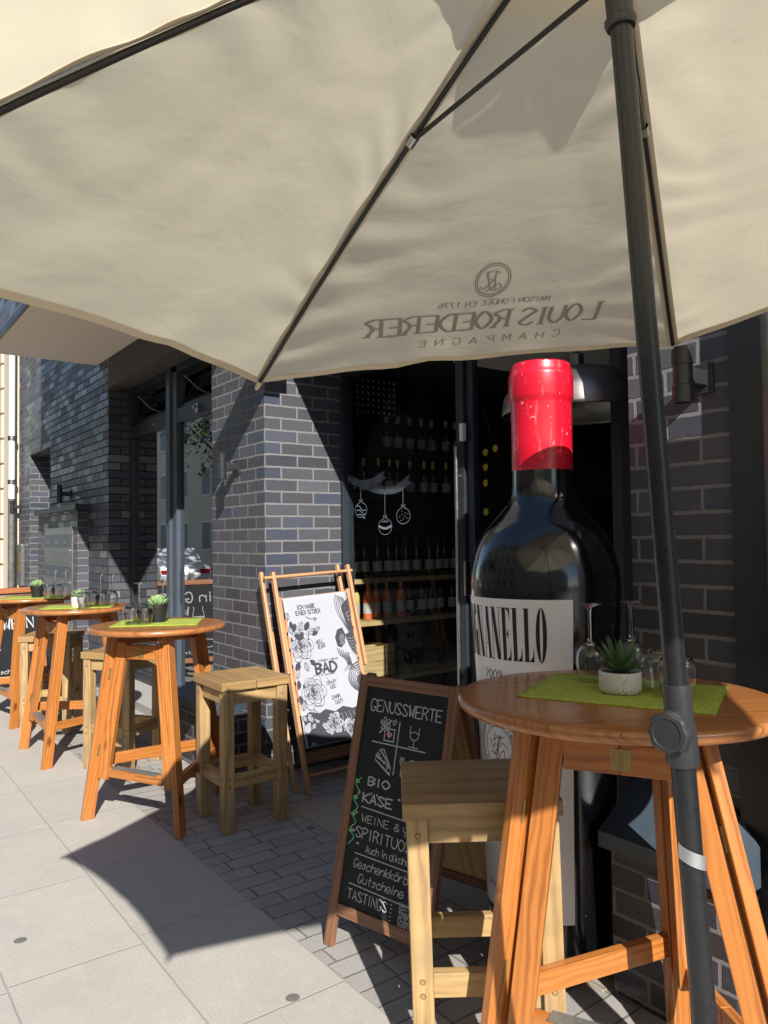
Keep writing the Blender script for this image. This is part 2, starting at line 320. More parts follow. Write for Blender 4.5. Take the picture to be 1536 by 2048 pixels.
M['succulent'] = leaf_mat('pale succulent leaf', (0.20, 0.34, 0.13), (0.32, 0.46, 0.21))

# ------------------------------------------------------------------ mesh builder
def V(*a): return Vector(a)
class MB:
    def __init__(s): s.v = []; s.f = []; s.uv = []; s.sm = []
    def quad(s, pts, uv=None, smooth=False):
        i = len(s.v); s.v += [Vector(p) for p in pts]; s.f.append(list(range(i, i + len(pts))))
        s.uv.append(uv or [(0, 0)] * len(pts)); s.sm.append(smooth); return s
    def box(s, a, b, wall=True):
        a = Vector(a); b = Vector(b)
        x0, y0, z0 = a; x1, y1, z1 = b
        P = lambda x, y, z: Vector((x, y, z))
        fs = [[P(x0, y0, z0), P(x1, y0, z0), P(x1, y0, z1), P(x0, y0, z1)], [P(x1, y1, z0), P(x0, y1, z0), P(x0, y1, z1), P(x1, y1, z1)],
              [P(x0, y1, z0), P(x0, y0, z0), P(x0, y0, z1), P(x0, y1, z1)], [P(x1, y0, z0), P(x1, y1, z0), P(x1, y1, z1), P(x1, y0, z1)],
              [P(x0, y0, z1), P(x1, y0, z1), P(x1, y1, z1), P(x0, y1, z1)], [P(x0, y1, z0), P(x1, y1, z0), P(x1, y0, z0), P(x0, y0, z0)]]
        i = len(s.v)
        idx = [P(x0, y0, z0), P(x1, y0, z0), P(x1, y1, z0), P(x0, y1, z0), P(x0, y0, z1), P(x1, y0, z1), P(x1, y1, z1), P(x0, y1, z1)]
        s.v += idx
        fi = [(0, 1, 5, 4), (2, 3, 7, 6), (3, 0, 4, 7), (1, 2, 6, 5), (4, 5, 6, 7), (3, 2, 1, 0)]
        for k, q in enumerate(fi):
            s.f.append([i + j for j in q]); s.sm.append(False)
            if k < 2: s.uv.append([(idx[j].x, idx[j].z) for j in q])
            elif k < 4: s.uv.append([(idx[j].y, idx[j].z) for j in q])
            else: s.uv.append([(idx[j].x, idx[j].y) for j in q])
        return s
    def board(s, p0, p1, side, w, t, cut0=None, cut1=None):
        """Board from p0 to p1; w across `side`, t across the third axis. UV runs along the grain."""
        p0 = Vector(p0); p1 = Vector(p1); d = p1 - p0; L = d.length; d.normalize()
        sd = Vector(side); sd = (sd - d * sd.dot(d)).normalized(); nn = d.cross(sd)
        ru, rv = random.uniform(0, 9), random.uniform(0, 9)
        i = len(s.v); C = []
        for e, p in ((0, p0), (1, p1)):
            for a, b in ((-1, -1), (1, -1), (1, 1), (-1, 1)):
                q = p + sd * (a * w / 2) + nn * (b * t / 2)
                cz = cut0 if e == 0 else cut1
                if cz is not None and abs(d.z) > 1e-3: q = q + d * ((cz - q.z) / d.z)
                C.append(q)
        s.v += C
        def uvs(q, ax):
            return [((C[j] - p0).dot(d) + ru, (C[j] - p0).dot(sd if ax == 0 else nn) + rv + ax * 0.37) for j in q]
        for q, ax in (((0, 4, 5, 1), 0), ((2, 6, 7, 3), 0), ((1, 5, 6, 2), 1), ((3, 7, 4, 0), 1)):
            q = q[::-1]; s.f.append([i + j for j in q]); s.uv.append(uvs(q, ax)); s.sm.append(False)
        for q in ((0, 1, 2, 3), (7, 6, 5, 4)):
            q = q[::-1]; s.f.append([i + j for j in q]); s.sm.append(False)
            s.uv.append([((C[j] - p0).dot(sd) * 0.3 + ru, (C[j] - p0).dot(nn) + rv) for j in q])
        return s
    def lathe(s, prof, n=32, c=(0, 0, 0), closed=False, smooth=True, arc=None, axis=None):
        """prof: (r, z) points. arc=(a0,a1) in radians for a part turn."""
        c = Vector(c); i = len(s.v); m = len(prof); full = arc is None
        a0, a1 = arc or (0, 2 * math.pi); cols = n if full else n + 1
        zx = Matrix.Identity(3)
        if axis is not None: zx = Vector(axis).to_track_quat('Z', 'Y').to_matrix()
        for k in range(cols):
            a = a0 + (a1 - a0) * k / n
            for r, z in prof: s.v.append(c + zx @ Vector((r * math.cos(a), r * math.sin(a), z)))
        L = [0.0]
        for q in range(1, m): L.append(L[-1] + math.hypot(prof[q][0] - prof[q - 1][0], prof[q][1] - prof[q - 1][1]))
        for k in range(n):
            k2 = (k + 1) % cols
            for q in range(m if closed else m - 1):
                q2 = (q + 1) % m
                s.f.append([i + k * m + q, i + k2 * m + q, i + k2 * m + q2, i + k * m + q2]); s.sm.append(smooth)
                s.uv.append([(k / n, L[q]), ((k + 1) / n, L[q]), ((k + 1) / n, L[q2]), (k / n, L[q2])])
        return s
    def tube(s, path, rad, n=10, cap=True, smooth=True):
        path = [Vector(p) for p in path]; rad = rad if hasattr(rad, '__len__') else [rad] * len(path); i = len(s.v)
        d0 = (path[1] - path[0]).normalized(); ref = Vector((0, 0, 1)) if abs(d0.z) < 0.9 else Vector((1, 0, 0)); L = 0
        for k, p in enumerate(path):
            d = (path[min(k + 1, len(path) - 1)] - path[max(k - 1, 0)]).normalized()
            a = (ref - d * ref.dot(d)).normalized(); b = d.cross(a); ref = a
            for j in range(n):
                t = 2 * math.pi * j / n; s.v.append(p + (a * math.cos(t) + b * math.sin(t)) * rad[k])
        for k in range(len(path) - 1):
            l2 = L + (path[k + 1] - path[k]).length
            for j in range(n):
                j2 = (j + 1) % n
                s.f.append([i + k * n + j, i + k * n + j2, i + (k + 1) * n + j2, i + (k + 1) * n + j]); s.sm.append(smooth)
                s.uv.append([(L, j / n * .1), (L, (j + 1) / n * .1), (l2, (j + 1) / n * .1), (l2, j / n * .1)])
            L = l2
        if cap:
            s.f.append([i + j for j in range(n)][::-1]); s.uv.append([(0, 0)] * n); s.sm.append(False)
            e = i + (len(path) - 1) * n
            s.f.append([e + j for j in range(n)]); s.uv.append([(0, 0)] * n); s.sm.append(False)
        return s
    def prism(s, poly, ex):
        """closed 3D polygon extruded by vector ex"""
        poly = [Vector(p) for p in poly]; ex = Vector(ex); i = len(s.v); n = len(poly)
        s.v += poly + [p + ex for p in poly]
        def uvp(p): return (p.x + p.y * .7, p.z + p.y * .2)
        s.f.append([i + k for k in range(n)][::-1]); s.uv.append([uvp(p) for p in poly][::-1]); s.sm.append(False)
        s.f.append([i + n + k for k in range(n)]); s.uv.append([uvp(p) for p in poly]); s.sm.append(False)
        for k in range(n):
            k2 = (k + 1) % n
            s.f.append([i + k, i + k2, i + n + k2, i + n + k]); s.sm.append(False); s.uv.append([uvp(s.v[j]) for j in s.f[-1]])
        return s
    def grid(s, fn, nu, nv, uvf=None, smooth=True):
        i = len(s.v)
        for a in range(nu + 1):
            for b in range(nv + 1): s.v.append(Vector(fn(a / nu, b / nv)))
        for a in range(nu):
            for b in range(nv):
                s.f.append([i + a * (nv + 1) + b, i + (a + 1) * (nv + 1) + b, i + (a + 1) * (nv + 1) + b + 1, i + a * (nv + 1) + b + 1]); s.sm.append(smooth)
                pr_ = [(a / nu, b / nv), ((a + 1) / nu, b / nv), ((a + 1) / nu, (b + 1) / nv), (a / nu, (b + 1) / nv)]
                s.uv.append([uvf(*q) for q in pr_] if uvf else pr_)
        return s
    def build(s, name, mat, parent=None, world=True, bevel=0.0, solid=0.0):
        me = bpy.data.meshes.new(name)
        sh = Vector((0, 0, 0))
        if parent is not None and world:
            p = parent
            while p is not None: sh = sh + p.location; p = p.parent
        me.from_pydata([tuple(v - sh) for v in s.v], [], s.f)
        ul = me.uv_layers.new(name='UVMap'); k = 0
        flat = []
        for u in s.uv:
            for q in u: flat += [q[0], q[1]]
        ul.data.foreach_set('uv', flat)
        me.polygons.foreach_set('use_smooth', s.sm)
        me.update(); me.validate()
        if any(s.sm): me.set_sharp_from_angle(angle=R(38))
        me.materials.append(M[mat] if isinstance(mat, str) else mat)
        o = bpy.data.objects.new(name, me); COL.objects.link(o)
        if parent is not None: o.parent = parent
        if solid: md = o.modifiers.new('solid', 'SOLIDIFY'); md.thickness = solid; md.offset = 0
        if bevel:
            md = o.modifiers.new('bevel', 'BEVEL'); md.width = bevel; md.segments = 2; md.limit_method = 'ANGLE'; md.angle_limit = R(40)
        return o

def tag(o, label, cat, group=None):
    o['label'] = label; o['category'] = cat
    if group: o['group'] = group
    return o
def thing(name, label, cat, loc=(0, 0, 0), rz=0.0, group=None):
    o = bpy.data.objects.new(name, None); COL.objects.link(o); o.empty_display_size = 0.1
    o.location = loc; o.rotation_euler = (0, 0, rz); return tag(o, label, cat, group)
def dup(root, loc, rz, label, group=None, tilt=None):
    r = root.copy(); COL.objects.link(r); r.location = loc; r.rotation_euler = (tilt[0], tilt[1], rz) if tilt else (0, 0, rz)
    r['label'] = label
    if group: r['group'] = group
    for ch in list(root.children):
        c = ch.copy(); COL.objects.link(c); c.parent = r
        for g in list(ch.children):
            d = g.copy(); COL.objects.link(d); d.parent = c
    return r
def struct(o): o['kind'] = 'structure'; return o

# ------------------------------------------------------------------ stroke lettering
FONT = {
 'A': '02 28 42|14 34', 'B': '02 08|~08 28 47 36 25 05|~05 25 44 33 22 02', 'C': '~47 38 18 06 04 12 32 43', 'D': '02 08|~08 28 46 44 22 02', 'E': '42 02 08 48|05 35',
 'F': '02 08 48|05 35', 'G': '~47 38 18 06 04 12 32 44|44 24', 'H': '02 08|42 48|05 45', 'I': '22 28', 'J': '~38 33 22 03', 'K': '02 08|48 05 42', 'L': '08 02 42',
 'M': '02 08 24 48 42', 'N': '02 08 42 48', 'O': '~28 06 04 22 44 46 28', 'P': '02 08|~08 28 47 36 25 05', 'Q': '~28 06 04 22 44 46 28|24 42', 'R': '02 08|~08 28 47 36 25 05|25 42',
 'S': '~47 28 07 16 34 43 22 03', 'T': '08 48|28 22', 'U': '~08 04 22 44 48', 'V': '08 22 48', 'W': '08 12 26 32 48', 'X': '08 42|48 02', 'Y': '08 25 48|25 22', 'Z': '08 48 02 42',
 'a': '~46 16 04 12 32 44|46 42', 'b': '08 02|~05 26 44 32 02', 'c': '~45 26 04 12 32 43', 'd': '48 42|~45 26 04 12 32 43', 'e': '~04 44 36 16 04 12 32 43', 'f': '~38 28 16 12|05 35',
 'g': '~45 26 04 12 33 45|~46 41 20 00', 'h': '08 02|~04 26 45 42', 'i': '22 26|27 28', 'j': '~36 31 10|37 38', 'k': '08 02|46 04 42', 'l': '~18 13 22', 'm': '02 06|~05 16 25 22|~25 36 45 42',
 'n': '02 06|~04 26 45 42', 'o': '~26 05 03 22 43 45 26', 'p': '06 00|~05 26 44 32 03', 'q': '46 40|~45 26 04 12 43', 'r': '02 06|~04 26 36', 's': '~45 26 15 34 22 03', 't': '~28 23 32|16 46',
 'u': '~06 03 22 43|46 42', 'v': '06 22 46', 'w': '06 12 25 32 46', 'x': '06 42|46 02', 'y': '06 23|~46 22 00', 'z': '06 46 02 42', 'ä': '~46 16 04 12 32 44|46 42|17 18|37 38', 'ö': '~26 05 03 22 43 45 26|17 18|37 38',
 'Ä': '02 28 42|14 34|09 08|49 48', 'É': '42 02 08 48|05 35|19 39', '0': '~28 06 04 22 44 46 28', '1': '16 28 22', '2': '~07 28 46 02|02 42', '6': '~38 06 04 22 43 25 04', '7': '08 48 12', '9': '~46 25 06 28 46 44 12',
 '&': '~42 16 28 36 04 12 22 44', '.': '22 23', ',': '12 23', '!': '28 24|22 23', '-': '15 35', '+': '15 35|24 26', '>': '05 45|36 45 34', '"': '', ' ': '', '(': '~38 15 32'}
def catmull(p, k=6):
    if len(p) < 3: return p
    out = []; n = len(p); cl = (p[0] - p[-1]).length < 1e-6
    for i in range(n - 1):
        p1, p2 = p[i], p[i + 1]
        p0 = p[i - 1] if i > 0 else (p[-2] if cl else p1 * 2 - p2); p3 = p[i + 2] if i + 2 < n else (p[1] if cl else p2 * 2 - p1)
        for j in range(k):
            t = j / k
            out.append(0.5 * ((2 * p1) + (p2 - p0) * t + (2 * p0 - 5 * p1 + 4 * p2 - p3) * t * t + (3 * p1 - p0 - 3 * p2 + p3) * t ** 3))
    out.append(p[-1]); return out
def ribbon(mb, pts, wd, mp, thin=None):
    """flat stroke of width wd (thin: width on horizontal strokes) through 2D pts, laid on the surface by mp"""
    pts = [Vector((p[0], p[1])) for p in pts]
    q = [pts[0]]
    for p in pts[1:]:
        if (p - q[-1]).length > 1e-6: q.append(p)
    pts = q
    if len(pts) < 2: return
    i = len(mb.v)
    for k, p in enumerate(pts):
        a = pts[max(k - 1, 0)]; b = pts[min(k + 1, len(pts) - 1)]; d = (b - a).normalized()
        if thin is None: w = wd
        else: w = thin + (wd - thin) * abs(d.y) ** 1.5
        nn = Vector((-d.y, d.x)) * (w / 2); e = d * (wd * 0.25) * (-1 if k == 0 else (1 if k == len(pts) - 1 else 0)) * (1 if thin is None else 0)
        if 0 < k < len(pts) - 1:
            d1 = (p - a).normalized(); d2 = (b - p).normalized(); cc = max(0.5, math.sqrt(max(0.0, (1 + d1.dot(d2)) / 2))); nn = nn / cc
        mb.v.append(Vector(mp(*(p + nn + e)))); mb.v.append(Vector(mp(*(p - nn + e))))
    for k in range(len(pts) - 1):
        mb.f.append([i + 2 * k, i + 2 * k + 1, i + 2 * k + 3, i + 2 * k + 2]); mb.uv.append([(0, 0)] * 4); mb.sm.append(False)
def blob(mb, pts, mp):
    pts = [Vector((p[0], p[1])) for p in pts]; c = sum(pts, Vector((0, 0))) / len(pts); i = len(mb.v)
    mb.v.append(Vector(mp(*c))); mb.v += [Vector(mp(*p)) for p in pts]; n = len(pts)
    for k in range(n):
        mb.f.append([i, i + 1 + k, i + 1 + (k + 1) % n]); mb.uv.append([(0, 0)] * 3); mb.sm.append(False)
def text(mb, s, x, y, h, mp, wd=None, adv=0.95, asp=0.62, thin=None, serif=False, jit=0.0, fit=None, slant=0.0, italic=0.0):
    """letters of cap height h from (x, y) on; returns the end x"""
    u = h / 6.0; ux = u * asp * 1.4
    if fit:
        tot = sum((5.4 if c not in 'I il.,!' else 3.6) for c in s) * adv - 1.2; ux = fit / max(tot, 1)
    wd = wd or h * 0.12; cx = x
    for c in s:
        nar = c in 'I il.,!'
        g = FONT.get(c, '')
        dy = random.uniform(-jit, jit) * h
        if g:
            for st in g.split('|'):
                sm_ = st[0] == '~'; pr_ = st.lstrip('~').split()
                P = []
                for q in pr_:
                    px, py = int(q[0]), int(q[1]); px = px - (1 if nar else 0)
                    P.append(Vector((cx + px * ux + (py - 2) * u * italic, y + (py - 2) * u + dy + (cx - x) * slant)))
                if sm_: P = catmull(P)
                if thin is None or len(P) < 2: ribbon(mb, P, wd, mp)
                else:
                    for a, b in ([(P[k], P[k + 1]) for k in range(len(P) - 1)] if not sm_ else []): ribbon(mb, [a, b], wd, mp, thin)
                    if sm_: ribbon(mb, P, wd, mp, thin)
                if serif and not sm_:
                    for e, o_ in ((P[0], P[1]), (P[-1], P[-2])):
                        if abs(o_.y - e.y) > abs(o_.x - e.x): ribbon(mb, [e - Vector((wd * .95, 0)), e + Vector((wd * .95, 0))], (thin or wd) * .8, mp)
        cx += (3.6 if nar else 5.4) * ux * adv
    return cx

# ------------------------------------------------------------------ the setting
def sheet(name, mat, x0, x1, y0, y1, z):
    mb = MB().quad([(x0, y0, z), (x1, y0, z), (x1, y1, z), (x0, y1, z)], [(x0, y0), (x1, y0), (x1, y1), (x0, y1)])
    return struct(mb.build(name, mat))
sheet('ground', 'asphalt', -400, 400, -400, 400, -0.16)
sheet('road', 'asphalt', -300, 300, -9.6, -3.52, -0.115)
struct(MB().box((-60, -3.36, -0.15), (25, -0.87, 0.0)).build('pavement', 'slabs'))
struct(MB().box((-60, -0.87, -0.15), (25, 0.62, 0.0)).build('paving_strip', 'setts'))
struct(MB().box((-60, -3.52, -0.15), (25, -3.362, 0.004)).build('kerb', 'kerbstone', bevel=0.01))
struct(MB().box((-60, -13.4, -0.15), (60, -9.6, 0.0)).build('far_pavement', 'slabs'))
struct(MB().box((0.62, -0.22, -0.1), (2.84, 5.0, 0.004)).build('entrance_floor', 'entry'))
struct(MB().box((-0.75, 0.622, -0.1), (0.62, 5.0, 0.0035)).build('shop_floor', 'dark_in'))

# ------------------------------------------------------------------ the brick building
ZS = 3.447
B = thing('brick_building', 'dark clinker brick building with overhanging upper floor, tall windows and wine shop entrance', 'building', (0, 0, 0))
def part(mb, name, mat, par=B, **k): return mb.build(name, mat, par, **k)
w = MB(); w.box((-7.914, 0, 0), (-7.15, 0.5, ZS)); w.box((-7.15, 0, 2.79), (-5.935, 0.5, ZS))
w.box((-7.15, 1.1, 0), (-5.9, 1.2, 2.79)); w.box((-7.25, 0.5, 0), (-7.15, 1.1, 2.79)); part(w, 'wall', 'brick')
part(MB().box((-5.935, 0, 0), (-3.443, 0.5, ZS)), 'wall', 'brick_darkjoint')
part(MB().box((-7.05, 1.02, 0), (-6.05, 1.098, 2.3)), 'door', 'metal_dark')
part(MB().box((-0.848, 0, 0.0), (0, 0.64, ZS)), 'brick_pillar', 'brick')
part(MB().box((2.845, 0, 0), (3.245, 0.62, ZS)), 'brick_pillar', 'brick')
part(MB().box((3.245, -0.035, 0), (3.62, 0.5, ZS)), 'steel_pilaster', 'metal_dark')
part(MB().box((3.62, 0, 0), (9, 0.5, ZS)), 'wall', 'brick')
part(MB().box((0.05, 0, ZS), (9, 0.5, 9.0)).box((-7.914, 0, ZS + 0.0), (-3.834, 0.5, 9.0)), 'upper_wall', 'brick')
# overhanging upper floor with cream soffit
ov = part(MB().box((-3.834, -1.06, ZS + 0.012), (0.05, 0.45, 9.0)), 'overhang', 'brick')
part(MB().box((-3.834, -1.045, ZS), (0.05, -0.002, ZS + 0.010)), 'soffit', 'soffit')
part(MB().box((-3.85, -1.075, ZS - 0.004), (0.065, -1.047, ZS + 0.05)), 'drip_edge', 'metal_dark')
# window bay between wall and pillar
part(MB().box((-3.443, 0.0, 3.144), (-0.848, 0.12, ZS)), 'lintel', 'concrete_dark')
part(MB().box((-3.443, 0.122, 3.150), (-0.848, 0.5, ZS)), 'lintel_soffit', 'concrete_dark')
XW, YW = -3.443, 0.247
fr = MB()
fr.box((XW, YW - .03, 0.14), (-3.375, YW + .06, 3.15)); fr.box((-1.0, YW - .03, 0.14), (-0.85, YW + .06, 3.15))
fr.box((-3.375, YW - .03, 0.14), (-1.0, YW + .06, 0.24)); fr.box((-3.375, YW - .03, 3.09), (-1.0, YW + .06, 3.15)); fr.box((-3.375, YW - .025, 2.62), (-2.34, YW + .06, 2.75)); fr.box((-2.13, YW - .025, 2.62), (-1.0, YW + .06, 2.75))
win = part(fr, 'window', 'metal_dark', bevel=0.004)
mu = MB().box((-2.34, YW - .05, 0.14), (-2.245, YW + .06, 3.15)).box((-2.235, YW - .03, 0.14), (-2.13, YW + .06, 3.15)); part(mu, 'mullion', 'metal_mid', win, bevel=0.004)
for x0, x1 in ((-3.37, -2.345), (-2.125, -1.005)):
    part(MB().quad([(x0, YW + .008, 0.245), (x1, YW + .008, 0.245), (x1, YW + .008, 2.615), (x0, YW + .008, 2.615)]), 'pane', 'pane', win)
    q = MB()
    for a, b in (((x0 + .02, 0), (x1 - .02, 0)), ((x0 + .02, 1), (x1 - .02, 1)), ((x0 + .02, 0), (x0 + .02, 1)), ((x1 - .02, 0), (x1 - .02, 1))):
        P = lambda c: V(c[0], YW + .02 + .17 * c[1], 2.765 + .285 * c[1])
        q.board(P(a), P(b), (0, 1, 0), 0.035, 0.045)
    part(q, 'sash', 'metal_dark', win)
    part(MB().quad([P((x0 + .03, 0)), P((x1 - .03, 0)), P((x1 - .03, 1)), P((x0 + .03, 1))]), 'pane', 'pane', win)
    part(MB().tube([(x0 + .03, YW + .03, 3.06), (x0 + .14, YW + .12, 2.93)], 0.006, 6), 'stay', 'steel', win)
part(MB().lathe([(0, -.01), (.014, -.01), (.014, .012), (0, .012)], 12, (-2.7, YW - .03, 2.685), axis=(0, -1, 0)), 'lock', 'steel', win)
part(MB().box((-1.66, YW - .045, 2.645), (-1.60, YW - .026, 2.725)).lathe([(.016, 0), (.016, .03), (0, .03)], 12, (-1.63, YW - .045, 2.69), axis=(0, -1, 0)), 'lock', 'steel', win)
sill = MB().prism([(XW, YW - .03, 0.14), (-0.85, YW - .03, 0.14), (-0.85, -0.03, 0.075), (XW, -0.03, 0.075)], (0, 0, -0.03)).box((XW, -0.03, 0), (-0.85, 0.24, 0.044))
part(sill, 'window_sill', 'kerbstone', win)
part(MB().box((-0.85, -0.012, 0.30), (0.0, -0.001, 0.36)).box((-0.85, -0.030, 0.285), (0.0, -0.012, 0.30)), 'flashing', 'metal_blue')
for x in (-0.72, -0.5, -0.28, -0.08): part(MB().lathe([(0, .006), (.005, .005), (.007, 0)], 8, (x, -.012, .335), axis=(0, -1, 0)), 'rivet', 'steel')
# room behind the tall windows
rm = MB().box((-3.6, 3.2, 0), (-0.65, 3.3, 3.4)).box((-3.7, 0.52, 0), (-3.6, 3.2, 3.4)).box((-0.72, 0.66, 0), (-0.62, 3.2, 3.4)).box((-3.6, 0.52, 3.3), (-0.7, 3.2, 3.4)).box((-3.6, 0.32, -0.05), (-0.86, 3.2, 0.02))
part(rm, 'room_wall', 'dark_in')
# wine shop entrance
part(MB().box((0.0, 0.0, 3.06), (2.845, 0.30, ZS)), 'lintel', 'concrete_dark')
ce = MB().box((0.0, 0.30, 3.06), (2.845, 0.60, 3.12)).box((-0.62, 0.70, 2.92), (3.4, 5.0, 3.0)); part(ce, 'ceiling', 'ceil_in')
part(MB().box((1.07, 0.74, 2.62), (2.1, 1.9, 2.66)).box((1.07, 0.30, 2.80), (2.845, 0.58, 2.84)), 'lit_ceiling_patch', 'ceil_lit')
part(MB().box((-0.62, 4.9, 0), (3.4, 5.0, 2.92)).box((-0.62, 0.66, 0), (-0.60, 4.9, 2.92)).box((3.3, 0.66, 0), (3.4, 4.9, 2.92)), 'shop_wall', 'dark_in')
dfr = MB().box((0.0, 0.60, 0.004), (0.035, 0.69, 3.06)).box((0.035, 0.60, 2.70), (2.84, 0.69, 3.06)).box((0.035, 0.60, 0.004), (1.235, 0.69, 0.12)).box((1.235, 0.60, 0.004), (1.30, 0.69, 2.70)).box((2.72, 0.60, 0.004), (2.84, 0.69, 2.70))
sf = part(dfr, 'shop_front', 'metal_dark', bevel=0.003)
part(MB().quad([(0.036, 0.645, 0.122), (1.233, 0.645, 0.122), (1.233, 0.645, 2.698), (0.036, 0.645, 2.698)]), 'pane', 'shop_pane', sf)
part(MB().tube([(1.262, 0.575, 0.30), (1.262, 0.575, 2.07)], 0.012, 10).tube([(1.262, 0.60, 0.75), (1.262, 0.57, 0.75)], 0.01, 8).tube([(1.262, 0.60, 1.9), (1.262, 0.57, 1.9)], 0.01, 8), 'pull_bar', 'steel', sf)
part(MB().box((1.292, 0.575, 2.10), (1.322, 0.60, 2.20)), 'hinge', 'white_paint', sf)
dl = MB().box((1.31, 0.62, 0.02), (1.36, 0.665, 2.69)).box((2.30, 0.62, 0.02), (2.36, 0.665, 2.69)).box((1.36, 0.62, 0.02), (2.30, 0.665, 0.10)).box((1.36, 0.62, 2.60), (2.30, 0.665, 2.69))
dr = part(dl, 'shop_door', 'metal_dark', bevel=0.003)
part(MB().quad([(1.362, 0.642, 0.102), (2.298, 0.642, 0.102), (2.298, 0.642, 2.598), (1.362, 0.642, 2.598)]), 'pane', 'shop_pane', dr)
part(MB().tube([(1.335, 0.62, 1.22), (1.335, 0.565, 1.22), (1.335, 0.565, 1.41), (1.335, 0.62, 1.41)], 0.008, 8), 'handle', 'steel', dr)
part(MB().box((2.36, 0.62, 0.02), (2.72, 0.66, 2.69)), 'side_panel', 'dark_in', sf)
# white drawing on the shop pane
mpw = lambda x, y: (x, 0.6415, y)
dw = MB()
br = catmull([V(.005, 1.985), V(.20, 1.925), V(.42, 1.872), V(.60, 1.868), V(.725, 1.915)], 8)
br2 = catmull([V(.16, 1.925), V(.32, 1.93), V(.46, 1.965)], 8)
for bb in (br, br2):
    ribbon(dw, bb, .005, mpw)
    for k in range(len(bb) - 1):
        for j in range(2):
            p = bb[k].lerp(bb[k + 1], j / 2); d = (bb[k + 1] - bb[k]).normalized()
            for sg in (-1, 1):
                e = p + d * .035 + V(-d.y, d.x) * sg * .026; ribbon(dw, [p, e], .0026, mpw)
for cx, cz, rr, zt_ in ((.195, 1.745, .046, 1.92), (.475, 1.625, .048, 1.87), (.672, 1.69, .046, 1.88)):
    ribbon(dw, [(cx, cz + rr + .02), (cx, zt_)], .004, mpw)
    circ = [V(cx + rr * 1.55 * math.cos(a * math.pi / 16), cz + rr * 1.12 * math.sin(a * math.pi / 16)) for a in range(33)]
    ribbon(dw, circ, .0034, mpw)
    for sg in (-1, 1): ribbon(dw, catmull([V(cx, cz + rr + .008), V(cx + sg * .018, cz + rr + .026), V(cx + sg * .014, cz + rr + .006), V(cx, cz + rr + .008)]), .0035, mpw)
for k in range(3): ribbon(dw, catmull([V(.135 + .01 * k, 1.775 - .03 * k), V(.175 + .01 * k, 1.772 - .03 * k), V(.215 + .01 * k, 1.742 - .028 * k), V(.255 - .008 * k, 1.745 - .026 * k)]), .006, mpw)
ribbon(dw, catmull([V(.405, 1.628), V(.475, 1.612), V(.545, 1.628)]), .016, mpw)
for k in range(4): ribbon(dw, [(.445 + .018 * k, 1.655), (.45 + .018 * k, 1.662)], .008, mpw)
for k in range(9): a = k * 2.4; rr = .036 * math.sqrt((k + .5) / 9); blob(dw, [(.672 + 1.5 * rr * math.cos(a) + .005 * math.cos(t), 1.69 + rr * math.sin(a) + .004 * math.sin(t)) for t in (0, 1.57, 3.14, 4.71)], mpw)
part(dw, 'window_drawing', 'glass_paint', sf)

# ------------------------------------------------------------------ neighbour, pipes, block, lamps
nb = thing('cream_building', 'cream rendered neighbouring building at the far left edge', 'building', (-10, 0, 0))
mb = MB().box((-20, -0.06, 0), (-7.92, 0.6, 12)); mb.build('wall', 'cream_wall', nb)
q = MB()
for k in range(14): q.box((-20, -0.10, 0.02 + .40 * k), (-8.75, -0.062, 0.39 + .40 * k))
q.build('rusticated_blocks', 'cream_wall', nb, bevel=0.012)
dp = thing('white_downpipe', 'white rainwater pipe running down the cream building corner', 'pipe', (-7.79, -0.12, 0))
MB().tube([(-7.79, -.12, 2.2), (-7.79, -.12, 9)], .045, 14).build('pipe', 'white_paint', dp)
MB().tube([(-7.79, -.12, .05), (-7.79, -.12, 2.2)], .050, 14).build('standpipe', 'rusty', dp)
for z_ in (2.45, 3.1): MB().lathe([(.05, -.03), (.058, -.03), (.058, .03), (.05, .03)], 14, (-7.79, -.12, z_)).build('pipe_clip', 'steel', dp)
rp = thing('grey_downpipe', 'weathered grey metal downpipe at the right edge beside the steel pilaster', 'pipe', (3.425, -0.06, 0))
MB().tube([(3.425, -.06, 0), (3.425, -.06, 8)], .055, 18).build('pipe', 'rusty', rp)
MB().lathe([(.055, -.03), (.063, -.03), (.063, .03), (.055, .03)], 18, (3.425, -.06, .95)).build('pipe_clip', 'rusty', rp)

bk = thing('brick_block', 'low brick block with dark coping and mailbox panel in front of the wall', 'brick block', (-5, -0.06, 0))
MB().box((-6.05, -.12, 0), (-4.17, -0.001, 1.90)).build('body', 'brick', bk)
MB().box((-6.12, -.16, 1.902), (-4.10, -0.001, 1.965)).build('coping', 'metal_dark', bk, bevel=.004)
mbx = thing('mailbox_panel', 'steel mailbox and doorbell panel set into the brick block', 'mailboxes', (-5.0, -.125, .6))
MB().box((-5.62, -.14, .35), (-4.32, -.121, 1.72)).build('frame', 'plaque', mbx, bevel=.004)
for r_ in range(7):
    MB().box((-5.56, -.150, .42 + .18 * r_), (-4.38, -.1405, .56 + .18 * r_)).build('flap', 'steel' if r_ % 2 else 'metal_mid', mbx, bevel=.003)
    for k in range(3): MB().box((-5.45 + .4 * k, -.153, .45 + .18 * r_), (-5.33 + .4 * k, -.1505, .485 + .18 * r_)).build('name_plate', 'plaque', mbx)
fp = thing('bell_plate', 'narrow steel box on the brick edge beside the cream building', 'door bell', (-7.6, -.02, 1.1))
MB().box((-7.78, -.05, .92), (-7.46, -.002, 1.52)).build('case', 'plaque', fp, bevel=.006)
MB().box((-7.72, -.056, 1.12), (-7.56, -.051, 1.40)).build('plate', 'brass', fp)

